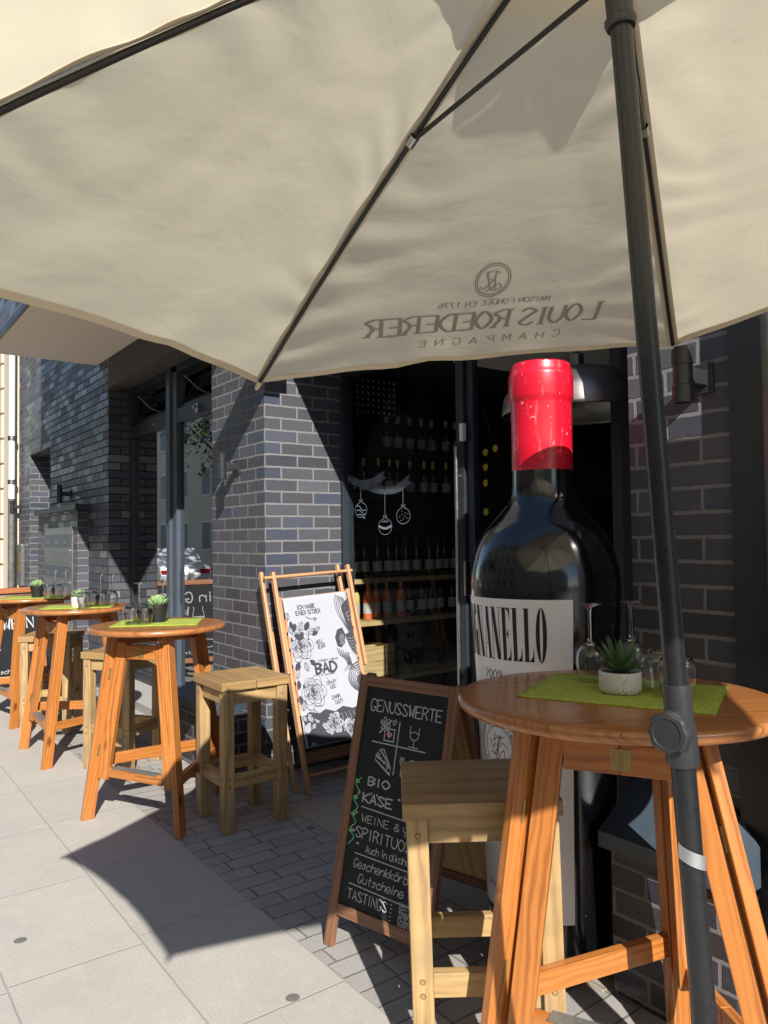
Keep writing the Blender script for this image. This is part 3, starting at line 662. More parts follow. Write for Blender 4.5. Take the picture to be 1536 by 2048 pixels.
def wall_lamp(x, z, label, h=.18, y=-.12, r=.030):
    t = thing('wall_lamp', label, 'wall lamp', (x, -.001, z), 0, 'up and down lamps on the brick walls')
    MB().lathe([(0, h / 2 - .01), (r - .006, h / 2 - .01), (r, h / 2), (r, .035), (r - .003, .032), (r - .003, -.032), (r, -.035), (r, -h / 2), (r - .006, -h / 2), (r - .006, -h / 2 + .01), (0, -h / 2 + .01)], 24, (0, y, 0)).build('tube', 'plastic', t, world=False)
    MB().box((-.022, y + r - .006, -.026), (.022, -.012, .026)).box((-.04, -.014, -.05), (.04, -.001, .05)).build('bracket', 'plastic', t, world=False, bevel=.003)
    return t
wall_lamp(-.405, 2.065, 'dark tube wall lamp on the sunlit brick pillar beside the tall windows')
wall_lamp(3.14, 2.065, 'black tube wall lamp on the brick pillar right of the parasol pole', r=.034)
wall_lamp(-4.95, 2.12, 'small black tube wall lamp above the mailbox block', h=.22)
wall_lamp(-7.75, 2.08, 'tiny dark wall lamp at the far left brick corner by the downpipe')
sg = thing('shadow_blade', 'unseen dark blade added over the entrance to cast the shadow band on the pillar', 'shadow blocker', (.42, 0, 2.85))  # unseen blade, added only to throw the band of shade on the pillar
MB().box((.37, -.75, 2.84), (.45, -.06, 3.14)).build('panel', 'metal_dark', sg, bevel=.004)
MB().box((.385, -.06, 2.86), (.435, -.001, 3.05)).build('bracket', 'plastic', sg)

# brick plinths with sloped metal caps either side of the entrance
def plinth(name, x0, x1, y0, z0, label):
    t = thing(name, label, 'brick plinth', ((x0 + x1) / 2, y0 / 2, 0), 0, 'brick plinths flanking the entrance')
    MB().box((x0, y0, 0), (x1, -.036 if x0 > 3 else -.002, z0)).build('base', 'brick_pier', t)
    e = .03; zf, zb = z0, z0 + .19; y1 = -.002
    c = MB(); i0 = 0
    top = [V(x0 - e, y0 - e, zf + .055), V(x1 + e, y0 - e, zf + .055), V(x1 + e, y0 + .10, zf + .12), V(x1 - .10, y1, zb), V(x0 - e, y1, zb)]
    bot = [V(p.x, p.y, zf + .001) for p in top]
    c.quad(top); n = 5
    for k in range(n): c.quad([bot[k], bot[(k + 1) % n], top[(k + 1) % n], top[k]])
    c.quad(bot[::-1]); c.build('cap', 'metal_blue', t, bevel=.008)
    return t
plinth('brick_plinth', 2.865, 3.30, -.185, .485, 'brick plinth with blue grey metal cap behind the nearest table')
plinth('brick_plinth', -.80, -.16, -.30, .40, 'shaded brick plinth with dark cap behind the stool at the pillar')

# bronze dome lamp in the entrance
dlp = thing('pendant_lamp', 'large dark bronze dome lamp hanging in the entrance behind the big bottle', 'lamp', (2.32, .36, 2.2))
MB().lathe([(.335, -.11), (.335, -.095), (.325, -.03), (.28, .035), (.19, .075), (.08, .09), (.03, .10), (.03, .16), (.0, .16)], 48, (2.32, .36, 2.2)).build('shade', 'bronze', dlp, solid=.004)
MB().tube([(2.32, .36, 2.35), (2.32, .36, 2.80)], .012, 8).build('rod', 'black_metal', dlp)

# ------------------------------------------------------------------ wine shelf and bottles in the shop
shf = thing('wine_shelf', 'dark shelving full of bottles along the left inside wall of the shop', 'shelf', (-.45, 1.9, 0))
for z in (.44, .885, 1.215, 1.86, 2.22):
    MB().board((-.45, .80, z), (-.45, 3.2, z), (1, 0, 0), .30, .035).build('shelf', 'cratewood' if z < 1.3 else 'dark_in', shf)  # lower boards kept pale as sunlit, upper ones coloured dark for shade
for y in (.80, 2.0, 3.2): MB().board((-.57, y, .0), (-.57, y, 2.9), (1, 0, 0), .05, .03).build('upright', 'black_metal', shf)
bs = thing('back_shelf', 'dark bottle shelf on the back wall of the shop', 'shelf', (1.2, 4.7, 0))
for z in (.5, 1.0, 1.5, 2.0): MB().board((-.4, 4.75, z), (2.6, 4.75, z), (0, 1, 0), .28, .03).build('shelf', 'dark_in', bs)
def bottle_proto(name, mat, capm, label, group, lab='label_pale'):
    t = thing(name, label, 'bottle', (0, 0, 0), 0, group)
    MB().lathe([(0, .004), (.034, 0), (.038, .006), (.038, .17), (.034, .20), (.018, .235), (.0145, .25), (.0145, .29)], 16).build('glass', mat, t, world=False)
    MB().lathe([(.0155, .235), (.0158, .29), (.0175, .295), (.0175, .31), (0, .312)], 14).build('capsule', capm, t, world=False)
    MB().lathe([(.0387, .05), (.0387, .13)], 16).build('label', lab, t, world=False)
    return t
G1, G2, G3, G4 = 'foil topped bottles on the top shelf of the shop', 'sparkling wine bottles on the upper shelf', 'dark wine bottles with white labels on the middle shelf', 'coloured bottles on the lower shelf'
p1 = bottle_proto('wine_bottle', 'bottle_green', 'label_pale', 'dark bottle with pale foil neck on the top shelf in the shop', G1)
p2 = bottle_proto('sparkling_bottle', 'bottle_green', 'gold', 'gold necked sparkling wine bottle on the upper shelf above the window drawing', G2)
p3 = bottle_proto('wine_bottle', 'bottle_green', 'foil_dark', 'dark wine bottle with white label on the middle shop shelf', G3)
p4 = bottle_proto('sparkling_bottle', 'bottle_clear', 'gold', 'pale golden bottle on the sunlit lower shop shelf beside the deckchair', None)
p5 = bottle_proto('rose_bottle', 'bottle_rose', 'gold', 'orange rose wine bottle on the sunlit lower shop shelf', G4)
def fillrow(pr_, ys, z, x=-.42, lab=None, grp=None):
    for k, y in enumerate(ys):
        if k == 0 and not pr_.get('used'): pr_.location = (x, y, z); pr_['used'] = 1
        else: dup(pr_, (x + random.uniform(-.03, .03), y, z), 0, lab or pr_['label'], grp)
fillrow(p1, [1.33 + .125 * k for k in range(8)], 2.24)
fillrow(p2, [.98 + .12 * k for k in range(9)], 1.88)
fillrow(p3, [.90 + .105 * k for k in range(12)], 1.235)
fillrow(p4, [1.0], .905)
fillrow(p5, [1.12, 1.22, 1.33, 1.44], .905)
fillrow(p3, [1.56 + .11 * k for k in range(6)], .905, lab='dark bottle in the unlit right part of the lower shop shelf', grp=G4)
for o_ in (p1, p2, p3, p4, p5):
    if 'used' in o_: del o_['used']
for c_ in list(bpy.data.objects):
    if c_.parent is None and 'used' in c_: del c_['used']
cb = thing('wooden_crate', 'pale wooden crate on the lowest shop shelf behind the deckchair', 'crate', (-.44, 1.05, .46))
MB().board((-.315, .86, .525), (-.315, 1.30, .525), (0, 0, 1), .115, .012).board((-.315, .86, .645), (-.315, 1.30, .645), (0, 0, 1), .115, .012).build('front', 'cratewood', cb)
MB().box((-.56, .86, .46), (-.322, .872, .70)).box((-.56, 1.288, .46), (-.322, 1.30, .70)).box((-.56, .872, .46), (-.55, 1.288, .70)).box((-.55, .872, .46), (-.322, 1.288, .47)).build('sides', 'cratewood', cb)
rk = thing('reflection_dots', 'dark panel whose pale round dots stand in for a reflected grid high in the shop window', 'reflection stand-in', (-.58, 1.2, 2.5))
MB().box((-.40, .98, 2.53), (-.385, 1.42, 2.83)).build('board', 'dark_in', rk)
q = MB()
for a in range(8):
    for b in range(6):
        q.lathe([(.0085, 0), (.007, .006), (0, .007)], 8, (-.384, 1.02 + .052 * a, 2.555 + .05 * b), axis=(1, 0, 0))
q.build('dots', 'label_paper', rk)  # pale colour stands in for the bright spots of a reflection
gd = thing('paper_garland', 'string of yellow paper dots hanging inside the shop door', 'garland', (1.42, .67, 2.0))
MB().tube([(1.40, .675, 2.3), (1.395, .675, 1.45)], .0012, 5).tube([(1.40, .675, 2.3), (1.47, .675, 2.02), (1.66, .675, 1.93)], .0012, 5).build('string', 'black_metal', gd)
for x, z in ((1.40, 2.03), (1.398, 1.945), (1.397, 1.855), (1.396, 1.69), (1.395, 1.515), (1.48, 2.045), (1.655, 1.985)):
    MB().lathe([(0, .001), (.02, .001), (.02, -.001), (0, -.001)], 18, (x, .675, z), axis=(0, -1, 0)).build('dot', 'yellow', gd)

# ------------------------------------------------------------------ bar tables
def bar_table(Rt, zt, label, loc, rz, tilt=None, gate=88, far=186, rfc=.395):
    t = thing('bar_table', label, 'table', loc, rz, 'round folding bar tables outside the shop')
    if tilt: t.rotation_euler = (tilt[0], tilt[1], rz)
    th = .032; pf = [(0, zt)]
    pf = [(0.001, zt)] + [(Rt * k / 6, zt) for k in range(1, 6)]
    for k in range(9):
        a = math.pi / 2 - math.pi * k / 8; pf.append((Rt - .014 + .014 * math.cos(a), zt - th / 2 + th / 2 * math.sin(a)))
    pf.append((.001, zt - th))
    tb = MB().lathe(pf, 72)
    tb.uv = [[(tb.v[j].x + 3.1, tb.v[j].y + tb.v[j].z * .6 + 1.7) for j in f] for f in tb.f]
    tb.build('tabletop', 'pine_top', t, world=False)
    zl = zt - th - .004
    ANG = (0.0, R(gate), R(far)); RTP = (.25, .26, .25); RFT = (.395, .535, rfc)
    def rd(k): return V(math.cos(ANG[k]), math.sin(ANG[k]), 0)
    def P(k, z, off=0.0, to=None):
        r = RTP[k] + (RFT[k] - RTP[k]) * (1 - z / zl); p = rd(k) * r + V(0, 0, z)
        return p if to is None else p + (rd(to) - rd(k)).normalized() * off
    def dirn(a, b): return (rd(b) - rd(a)).normalized()
    # fixed trestle 0-2, folding gates 0-1 and 1-2 hinged to it
    for k, fr_, gate in ((0, 2, 1), (2, 0, 1), (1, 2, 0)):
        MB().board(P(k, 0), P(k, zl), dirn(k, fr_), .068, .034, cut0=0, cut1=zl).build('leg', 'pine', t, world=False, bevel=.003)
        o_ = .070 if k != 1 else .050
        MB().board(P(k, .225, o_, gate), P(k, zt - .085, o_, gate), dirn(k, gate), .066 if k != 1 else .05, .034).build('gate_leg', 'pine', t, world=False, bevel=.003)
        for z in (.38, .80): MB().tube([P(k, z - .03, .030, gate) + rd(k) * .018, P(k, z + .03, .030, gate) + rd(k) * .018], .005, 6).build('hinge_pin', 'brass', t, world=False)
    for a, b, full in ((0, 1, True), (1, 2, False)):
        for z, w_ in ((zt - .137, .080), (.265, .052)):
            if not full and w_ > .06: continue
            A = P(a, z, .105 if full else .02, b); Bp = P(b, z, .078 if full else .02, a); m1 = A.lerp(Bp, .497); m2 = A.lerp(Bp, .503)
            for q0, q1 in ((A, m1), (m2, Bp)): MB().board(q0, q1, (0, 0, 1), w_, .032).build('gate_rail', 'pine', t, world=False, bevel=.002)
            out = V(A.x + Bp.x, A.y + Bp.y, 0).normalized()
            if w_ > .06:
                MB().board(A.lerp(Bp, .41) + out * .0172, A.lerp(Bp, .49) + out * .0172, (0, 0, 1), .055, .002).board(A.lerp(Bp, .51) + out * .0172, A.lerp(Bp, .59) + out * .0172, (0, 0, 1), .055, .002).tube([A.lerp(Bp, .5) + out * .018 + V(0, 0, -.03), A.lerp(Bp, .5) + out * .018 + V(0, 0, .03)], .004, 8).build('hinge', 'brass', t, world=False)
            elif full:
                MB().board(A.lerp(Bp, .08) + V(0, 0, .0275), A.lerp(Bp, .90) + V(0, 0, .0275), dirn(a, b).cross(V(0, 0, 1)), .046, .003).build('plate', 'zinc', t, world=False)
    for z, w_, nm in ((.315, .062, 'rail'), (zl - .035, .065, 'top_rail')):
        MB().board(P(0, z) , P(2, z), (0, 0, 1), w_, .030).build(nm, 'pine', t, world=False, bevel=.002)
    MB().board(P(1, zl - .03), V(0, 0, zl - .03), (0, 0, 1), .05, .030).build('top_rail', 'pine', t, world=False, bevel=.002)
    return t
Z1, ZT = 1.10, 1.06
T1 = bar_table(.44, Z1, 'nearest round pine bar table behind the parasol pole', (3.185, -.575, 0), R(-118), tilt=(R(.5), R(-.4)), gate=119, far=214, rfc=.33)
T2 = bar_table(.393, ZT, 'round pine bar table beside the stool in front of the tall windows', (.112, -.765, 0), R(-96))
tl_ = {}
dup(T2, (-1.517, -.802, 0), R(-124), 'middle round pine bar table holding the speckled white pot, before the window reveal')
dup(T2, (-2.95, -.85, 0), R(-112), 'farthest round pine bar table in front of the big chalkboard')

# ------------------------------------------------------------------ stools
def stool(label, loc, rz, sx=.37, sy=.37, tilt=None):
    t = thing('bar_stool', label, 'bar stool', loc, rz, 'square wooden bar stools')
    if tilt: t.rotation_euler = (tilt[0], tilt[1], rz)
    H = .795; sd = MB()
    sd.board((-sx / 2, -sy / 4 - .001, H - .023), (sx / 2, -sy / 4 - .001, H - .023), (0, 1, 0), sy / 2 - .002, .046).board((-sx / 2, sy / 4 + .001, H - .023), (sx / 2, sy / 4 + .001, H - .023), (0, 1, 0), sy / 2 - .002, .046)
    sd.build('seat', 'stoolseat', t, world=False, bevel=.004)
    a, b = sx / 2 - .042, sy / 2 - .042
    for x in (-a, a):
        for y in (-b, b):
            lg = MB().board((x, y, 0), (x, y, H - .0465), (1, 0, 0), .062, .062).build('leg', 'stoolwood', t, world=False, bevel=.004)
            for z in (.245, .285, .70):
                for dx, dy in ((.0312 * (1 if x > 0 else -1), 0), (0, .0312 * (1 if y > 0 else -1))):
                    MB().lathe([(.009, 0), (.008, .0012), (0, .0014)], 10, (x + dx, y + dy, z), axis=(dx, dy, 0)).build('dowel', 'stoolseat', lg, world=False)
    for z, w_, nm in ((H - .085, .075, 'apron'), (.265, .07, 'rung')):
        for s_ in (-1, 1):
            MB().board((-a + .031, s_ * b, z), (a - .031, s_ * b, z), (0, 0, 1), w_, .034).build(nm, 'stoolwood', t, world=False, bevel=.003)
            MB().board((s_ * a, -b + .031, z), (s_ * a, b - .031, z), (0, 0, 1), w_, .034).build(nm, 'stoolwood', t, world=False, bevel=.003)
    return t
s1 = stool('wooden bar stool standing alone before the brick pillar and deckchair', (.59, -.465, 0), R(-1), .41, .40)
dup(s1, (-.865, -.655, 0), R(33), 'wooden bar stool half hidden behind the table legs before the tall windows')
dup(s1, (-2.22, -.82, 0), R(60), 'wooden bar stool beyond the speckled pot table, near the big chalkboard')
stool('nearest wooden bar stool in front of the small chalkboard sign', (2.764, -.696, 0), R(53), .46, .40, tilt=(R(1.0), R(-1.2)))

# ------------------------------------------------------------------ table settings
def on_table(fn, *a): return fn(*a)
def placemat(loc, rz, label, w=.36, l=.50):
    mb = MB()
    mb.grid(lambda a, b: (-l / 2 + l * a, -w / 2 + w * b, .0032 + .0012 * math.sin(9 * a + 3) * math.sin(7 * b)), 16, 12, lambda a, b: (a * l, b * w))
    o = mb.build('placemat', 'placemat', None, solid=.004); o.location = loc; o.rotation_euler = (0, 0, rz)
    return tag(o, label, 'placemat', 'green placemats on the bar tables')
placemat((3.174, -.51, Z1), R(24.7), 'green woven placemat under the agave pot on the nearest table', .40, .515)
placemat((.059, -.745, ZT), R(61), 'green placemat on the table with black pot nearest the pillar', .38, .49)
placemat((-1.46, -.80, ZT), R(64), 'green placemat under the speckled pot and glasses on the middle table', .34, .50)
placemat((-2.75, -.83, ZT), R(66), 'green placemat on the farthest table by the big chalkboard', .34, .50)

def leaf(mb, base, yaw, pitch, L, w, curl, thick=.25):
    """one pointed fleshy leaf"""
    n = 7; d = V(math.cos(yaw), math.sin(yaw), 0); sd = V(-math.sin(yaw), math.cos(yaw), 0); p = Vector(base); i = len(mb.v); ph = pitch
    for k in range(n + 1):
        t = k / n; ww = w * (0.55 + 1.1 * t) * (1 - t) ** .75 * 1.25 if t < 1 else 0.0; ww = max(ww, .0004)
        up = V(-math.sin(ph) * d.x, -math.sin(ph) * d.y, math.cos(ph))
        mb.v += [p + sd * ww + up * ww * .35, p - up * ww * thick, p - sd * ww + up * ww * .35, p + up * ww * .12]
        p = p + (d * math.cos(ph) + V(0, 0, 1) * math.sin(ph)) * (L / n); ph += curl / n
    for k in range(n):
        for j in range(4):
            j2 = (j + 1) % 4
            mb.f.append([i + 4 * k + j, i + 4 * (k + 1) + j, i + 4 * (k + 1) + j2, i + 4 * k + j2]); mb.sm.append(True)
            mb.uv.append([(j / 4, k / n), (j / 4, (k + 1) / n), (j2 / 4, (k + 1) / n), (j2 / 4, k / n)])
def plant(kind, loc, rz, label, k=1.0):
    t = thing('potted_succulent', label, 'potted plant', loc, rz, 'small potted succulents on the bar tables'); t.scale = (k, k, k)
    if kind == 'agave':
        MB().lathe([(0, .0), (.040, .0), (.0455, .004), (.048, .012), (.048, .048), (.0465, .050), (.0445, .049), (.044, .042), (.0, .042)], 40).build('pot', 'terrazzo', t, world=False)
        MB().lathe([(.044, .0425), (.02, .044), (0, .0445)], 20).build('soil', 'soil', t, world=False)
        lv = MB()
        for ring, (n, pt, L, w, cu) in enumerate(((7, 20, .070, .0115, 24), (8, 44, .080, .0118, 18), (6, 63, .086, .0108, 12), (4, 79, .080, .009, 6))):
            for k in range(n):
                leaf(lv, (0, 0, .046), 2 * math.pi * (k + ring * .37) / n + random.uniform(-.15, .15), R(pt + random.uniform(-5, 5)), L * random.uniform(.88, 1.1), w, R(cu))
        lv.build('leaves', 'agave', t, world=False)
    else:
        if kind == 'black': MB().lathe([(0, 0), (.031, 0), (.040, .060), (.0415, .060), (.0415, .072), (.039, .072), (.038, .062), (0, .062)], 32).build('pot', 'pot_black', t, world=False)
        else: MB().lathe([(0, 0), (.036, 0), (.040, .010), (.041, .055), (.039, .057), (.037, .050), (0, .050)], 32).build('pot', 'terrazzo', t, world=False)
        zb = .064 if kind == 'black' else .052
        MB().lathe([(.037, zb), (.0, zb + .002)], 20).build('soil', 'soil', t, world=False)
        lv = MB()
        for ring, (n, pt, L, w, cu) in enumerate(((9, 12, .052, .015, 50), (8, 34, .046, .014, 40), (6, 55, .036, .012, 25), (4, 74, .028, .010, 10))):
            for k in range(n):
                leaf(lv, (0, 0, zb + .004 + .004 * ring), 2 * math.pi * (k + ring * .41) / n + random.uniform(-.15, .15), R(pt), L * random.uniform(.9, 1.1), w * (.55 if kind != 'black' else 1), R(cu), .5)
        lv.build('leaves', 'succulent', t, world=False)
    return t
plant('agave', (3.185, -.545, Z1 + .006), 0.4, 'dark green spiky agave in a speckled white pot on the nearest table', 1.22)
plant('black', (.045, -.745, ZT + .006), 0, 'pale green rosette succulent in a black pot on the table nearest the pillar', 1.45)
plant('white', (-1.37, -.83, ZT + .006), 0.7, 'small grassy succulent in a speckled white pot on the middle table', 1.35)
plant('black', (-2.70, -.838, ZT + .006), 1.1, 'pale succulent in a black pot on the farthest table', 1.4)

def glass_profile(out):
    inn = [(max(r - .0013, .0), z) for r, z in out]
    return out, inn
def GSC(k, p): return [(r * k, z * k) for r, z in p]
def stem_glass(label, grp):
    t = thing('wine_glass', label, 'wine glass', (0, 0, 0), 0, grp)
    o = [(.0300, 0), (.0335, .022), (.0365, .045), (.0372, .060), (.034, .076), (.024, .090), (.012, .0985), (.0062, .104)]
    i = [(.0, .0965), (.010, .0955), (.0225, .0885), (.0326, .0752), (.0360, .060), (.0353, .045), (.0323, .022), (.0288, 0)]
    MB().lathe(GSC(1.16, i + o + [(.0045, .115), (.0042, .180), (.006, .192), (.020, .1985), (.0335, .2005), (.0345, .2015), (.0335, .2028), (.004, .2045), (0, .2045)]), 40).build('glass', 'glass', t, world=False)
    return t
def tumbler(label, grp):
    t = thing('stemless_glass', label, 'glass', (0, 0, 0), 0, grp)
    o = [(.0325, 0), (.0375, .030), (.0412, .055), (.0405, .068), (.034, .083), (.026, .0935), (.0235, .0955), (0, .0955)]
    i = [(0, .089), (.024, .088), (.0325, .0815), (.0391, .0675), (.0398, .055), (.0361, .030), (.0311, 0)]
    MB().lathe(GSC(1.24, i + o), 40).build('glass', 'glass', t, world=False)
    return t
GS, GT = 'upside down stemmed wine glasses on the tables', 'upside down stemless glasses on the tables'
zg1, zg = Z1 + .006, ZT + .006
sgl = stem_glass('left upside down stemmed wine glass beside the agave on the nearest table', GS); sgl.location = (3.028, -.477, zg1)
tgl = tumbler('upside down stemless glass behind the parasol pole, nearer the table edge', GT); tgl.location = (3.325, -.485, zg1)
dup(sgl, (3.055, -.31, zg1), 0, 'upside down stemmed wine glass directly behind the agave on the nearest table')
dup(tgl, (3.235, -.435, zg1), 0, 'upside down stemless glass left of the parasol pole, farther from the table edge')
LB = 'the table nearest the pillar'
dup(sgl, (-.035, -.83, zg), 0, 'left stemmed glass upside down on ' + LB); dup(sgl, (-.10, -.66, zg), 0, 'stemmed glass upside down directly behind the black pot on ' + LB)
dup(tgl, (.07, -.905, zg), 0, 'left stemless glass upside down on ' + LB); dup(tgl, (.115, -.845, zg), 0, 'stemless glass upside down beside the black pot on ' + LB)
LB = 'the middle table with speckled pot'
dup(sgl, (-1.42, -.66, zg), 0, 'left stemmed glass upside down on ' + LB); dup(sgl, (-1.36, -.59, zg), 0, 'rightmost stemmed glass upside down on ' + LB)
dup(tgl, (-1.275, -.82, zg), 0, 'stemless glass upside down in front of the speckled pot on the middle table'); dup(tgl, (-1.36, -.735, zg), 0, 'stemless glass next to the speckled pot on the middle table'); dup(tgl, (-1.315, -.685, zg), 0, 'stemless glass below the rightmost stems on the middle table')
LB = 'the farthest table'
dup(sgl, (-2.66, -.70, zg), 0, 'left stemmed glass upside down on ' + LB); dup(sgl, (-2.62, -.62, zg), 0, 'right stemmed glass upside down on ' + LB)
dup(tgl, (-2.56, -.775, zg), 0, 'stemless glass beside the black pot on ' + LB); dup(tgl, (-2.52, -.71, zg), 0, 'right stemless glass upside down on ' + LB)
exec_later = []

# ------------------------------------------------------------------ giant wine bottle
BX, BY = 2.570, -.162
bt = thing('giant_wine_bottle', 'giant black display wine bottle with red capsule and white label', 'display bottle', (BX, BY, 0))
bprof = [(0, .004), (.20, .004), (.222, .012), (.229, .04), (.234, .25), (.245, .60), (.260, 1.0), (.274, 1.25), (.2775, 1.36), (.273, 1.425), (.261, 1.477), (.243, 1.528), (.214, 1.578), (.167, 1.63), (.1275, 1.68), (.1145, 1.73), (.1125, 1.80)]
def smooth_prof(p, k=4):
    q = catmull([V(*x) for x in p], k); return [(max(0, a.x), a.y) for a in q]
sp_ = smooth_prof(bprof[3:], 5); bp_ = bprof[:3] + sp_
MB().lathe(bp_ + [(.1125, 1.99), (0, 1.99)], 96, (BX, BY, 0)).build('body', 'winedark', bt)
MB().lathe([(.1128, 1.795), (.1138, 1.797), (.1138, 1.90), (.1148, 2.045), (.1165, 2.058), (.1215, 2.066), (.1225, 2.075), (.1225, 2.150), (.1210, 2.160), (.1165, 2.166), (.1150, 2.182), (.1120, 2.196), (.1040, 2.202), (.02, 2.200), (0, 2.199)], 72, (BX, BY, 0)).build('capsule', 'red', bt)
def rad_at(z):
    for (r0, z0), (r1, z1) in zip(sp_, sp_[1:]):
        if z0 <= z <= z1: return r0 + (r1 - r0) * (z - z0) / max(z1 - z0, 1e-6)
    return .23
CA = math.atan2(CAM.y - BY, CAM.x - BX)      # the side towards the street corner where the label sits
LR = .2785; LA = CA - R(43)
def mpl(x, z, e=.002):
    a = LA + x / LR; r = rad_at(z) + e
    return (BX + r * math.cos(a), BY + r * math.sin(a), z)
lb = MB(); lb.grid(lambda a, b: mpl(-.305 + .61 * a, .215 + 1.115 * b, .0015), 48, 40)
lab = lb.build('label', 'label_paper', bt)
# tall Didone-like condensed capitals built from polygons
tx = MB()
def cap_letter(ch, x, z0, h, wd):
    """thick and hairline strokes of a condensed serif capital; returns its width"""
    T, t_ = wd * .36, wd * .055
    def bar(xa, xb, za, zb, n=10):
        for k in range(n): blob(tx, [(x + xa, z0 + za + (zb - za) * k / n), (x + xb, z0 + za + (zb - za) * k / n), (x + xb, z0 + za + (zb - za) * (k + 1) / n), (x + xa, z0 + za + (zb - za) * (k + 1) / n)], mp3)
    def dia(xa, xb, za, zb, w_, n=10):
        for k in range(n):
            f0, f1 = k / n, (k + 1) / n
            blob(tx, [(x + xa + (xb - xa) * f0, z0 + za + (zb - za) * f0), (x + xa + (xb - xa) * f0 + w_, z0 + za + (zb - za) * f0), (x + xa + (xb - xa) * f1 + w_, z0 + za + (zb - za) * f1), (x + xa + (xb - xa) * f1, z0 + za + (zb - za) * f1)], mp3)
    s_ = h * .012
    def ser(xa, xb, z): bar(xa, xb, z, z + s_, 1)
    if ch == 'I': bar(wd * .2, wd * .2 + T, 0, h); ser(wd * .05, wd * .7, 0); ser(wd * .05, wd * .7, h - s_); return wd * .75
    if ch == 'T': bar(wd * .3, wd * .3 + T, 0, h); ser(wd * .15, wd * .8, 0); ser(0, wd * .95, h - s_); bar(0, t_, h * .82, h, 2); bar(wd * .95 - t_, wd * .95, h * .82, h, 2); return wd
    if ch == 'N': bar(wd * .05, wd * .05 + t_, 0, h); bar(wd * .86, wd * .86 + t_, 0, h); dia(wd * .02, wd * .56, h, 0, T); ser(-wd * .06, wd * .2, 0); ser(wd * .75, wd * 1.0, h - s_); ser(-wd * .08, wd * .3, h - s_); return wd
    if ch == 'A': dia(wd * .05, wd * .42, 0, h, t_); dia(wd * .58, wd * .36, 0, h, T * .92); ser(-wd * .05, wd * .25, 0); ser(wd * .45, wd * 1.05, 0); bar(wd * .18, wd * .62, h * .28, h * .28 + s_, 1); return wd
    if ch in 'EL':
        bar(wd * .1, wd * .1 + T, 0, h); ser(-wd * .02, wd * .55, h - s_)
        for k in range(6): blob(tx, [(x + wd * .46, z0), (x + wd * .92, z0), (x + wd * .92, z0 + h * .05 + h * .22), (x + wd * .80, z0 + h * .05)], mp3)
        ser(0, wd * .9, 0)
        if ch == 'E':
            blob(tx, [(x + wd * .46, z0 + h), (x + wd * .88, z0 + h), (x + wd * .88, z0 + h * .76), (x + wd * .76, z0 + h * .95)], mp3)
            bar(wd * .46, wd * .70, h * .5, h * .5 + s_, 1); blob(tx, [(x + wd * .56, z0 + h * .5), (x + wd * .72, z0 + h * .61), (x + wd * .72, z0 + h * .40)], mp3)
        return wd * .94
    if ch in 'OG':
        n = 28
        for k in range(n):
            if ch == 'G' and 0 <= k < 3: continue
            a0, a1 = 2 * math.pi * k / n, 2 * math.pi * (k + 1) / n; cxx = wd * .5
            f = lambda a, rx, rz: (x + cxx + rx * math.cos(a), z0 + h / 2 + rz * math.sin(a))
            blob(tx, [f(a0, wd * .48, h * .515), f(a1, wd * .48, h * .515), f(a1, wd * .13, h * .50), f(a0, wd * .13, h * .50)], mp3)
        if ch == 'G': bar(wd * .60, wd * .60 + T, 0, h * .42)
        return wd
    return wd
mp3 = lambda x, z: mpl(x, z, .0028)
xx = -.215
for ch in 'TIGNANELLO':
    xx += cap_letter(ch, xx, 1.115, .185, .040) + .0052
text(tx, '2009', -.052, 1.045, .030, mp3, .0035, thin=.0014, asp=.55, adv=1.15)
for rr_ in (.105, .100, .072):
    ribbon(tx, [(rr_ * math.cos(a * math.pi / 30), .80 + rr_ * math.sin(a * math.pi / 30)) for a in range(61)], .0022, mp3)
for k, ch in enumerate('SEMPLICE PROMISSION'):
    a = R(215 + 15 * k); c0 = (.084 * math.cos(a), .80 + .084 * math.sin(a)); g = lambda px, py, c0=c0, a=a: mp3(c0[0] + px * math.cos(a + math.pi / 2) - py * math.sin(a + math.pi / 2), c0[1] + px * math.sin(a + math.pi / 2) + py * math.cos(a + math.pi / 2))
    text(tx, ch, -.004, -.006, .012, g, .0017)
for k in range(7): a = k * .9; ribbon(tx, catmull([V(.05 * math.cos(a), .80 + .05 * math.sin(a)), V(.03 * math.cos(a + .6), .80 + .03 * math.sin(a + .6)), V(.02 * math.cos(a - .5), .80 + .045 * math.sin(a + .2)), V(0, .80)]), .0022, mp3)
for k in range(5): ribbon(tx, catmull([V(-.07 + .035 * k, .925), V(-.055 + .035 * k, .955 + .012 * (k % 2)), V(-.04 + .035 * k, .93), V(-.06 + .035 * k, .92)]), .0022, mp3)
for k, ln in enumerate(('Prima annata prodotta nel vigneto', 'lunghissima strada per arrivare qui', 'le uve piu belle raccolte a mano', 'dovere pregiare la cantina vecchia', 'e affinato in botti di rovere', 'per il piacere della tavola')):
    text(tx, ln, -.235, .635 - .030 * k, .0115, mp3, .0016, fit=.43)
ribbon(tx, catmull([V(.02 + .014 * k, .40 + (.014 if k % 2 else -.010) * (1.5 if k in (1, 4) else 1)) for k in range(16)]), .0022, mp3)
text(tx, 'ANTINORI', -.11, .285, .022, mp3, .0028, thin=.0012, adv=1.2, fit=.22)
tx.build('label_print', 'ink', bt)
br_ = MB()
for k in range(16): br_.box((0, 0, 0), (0, 0, 0)) if False else None

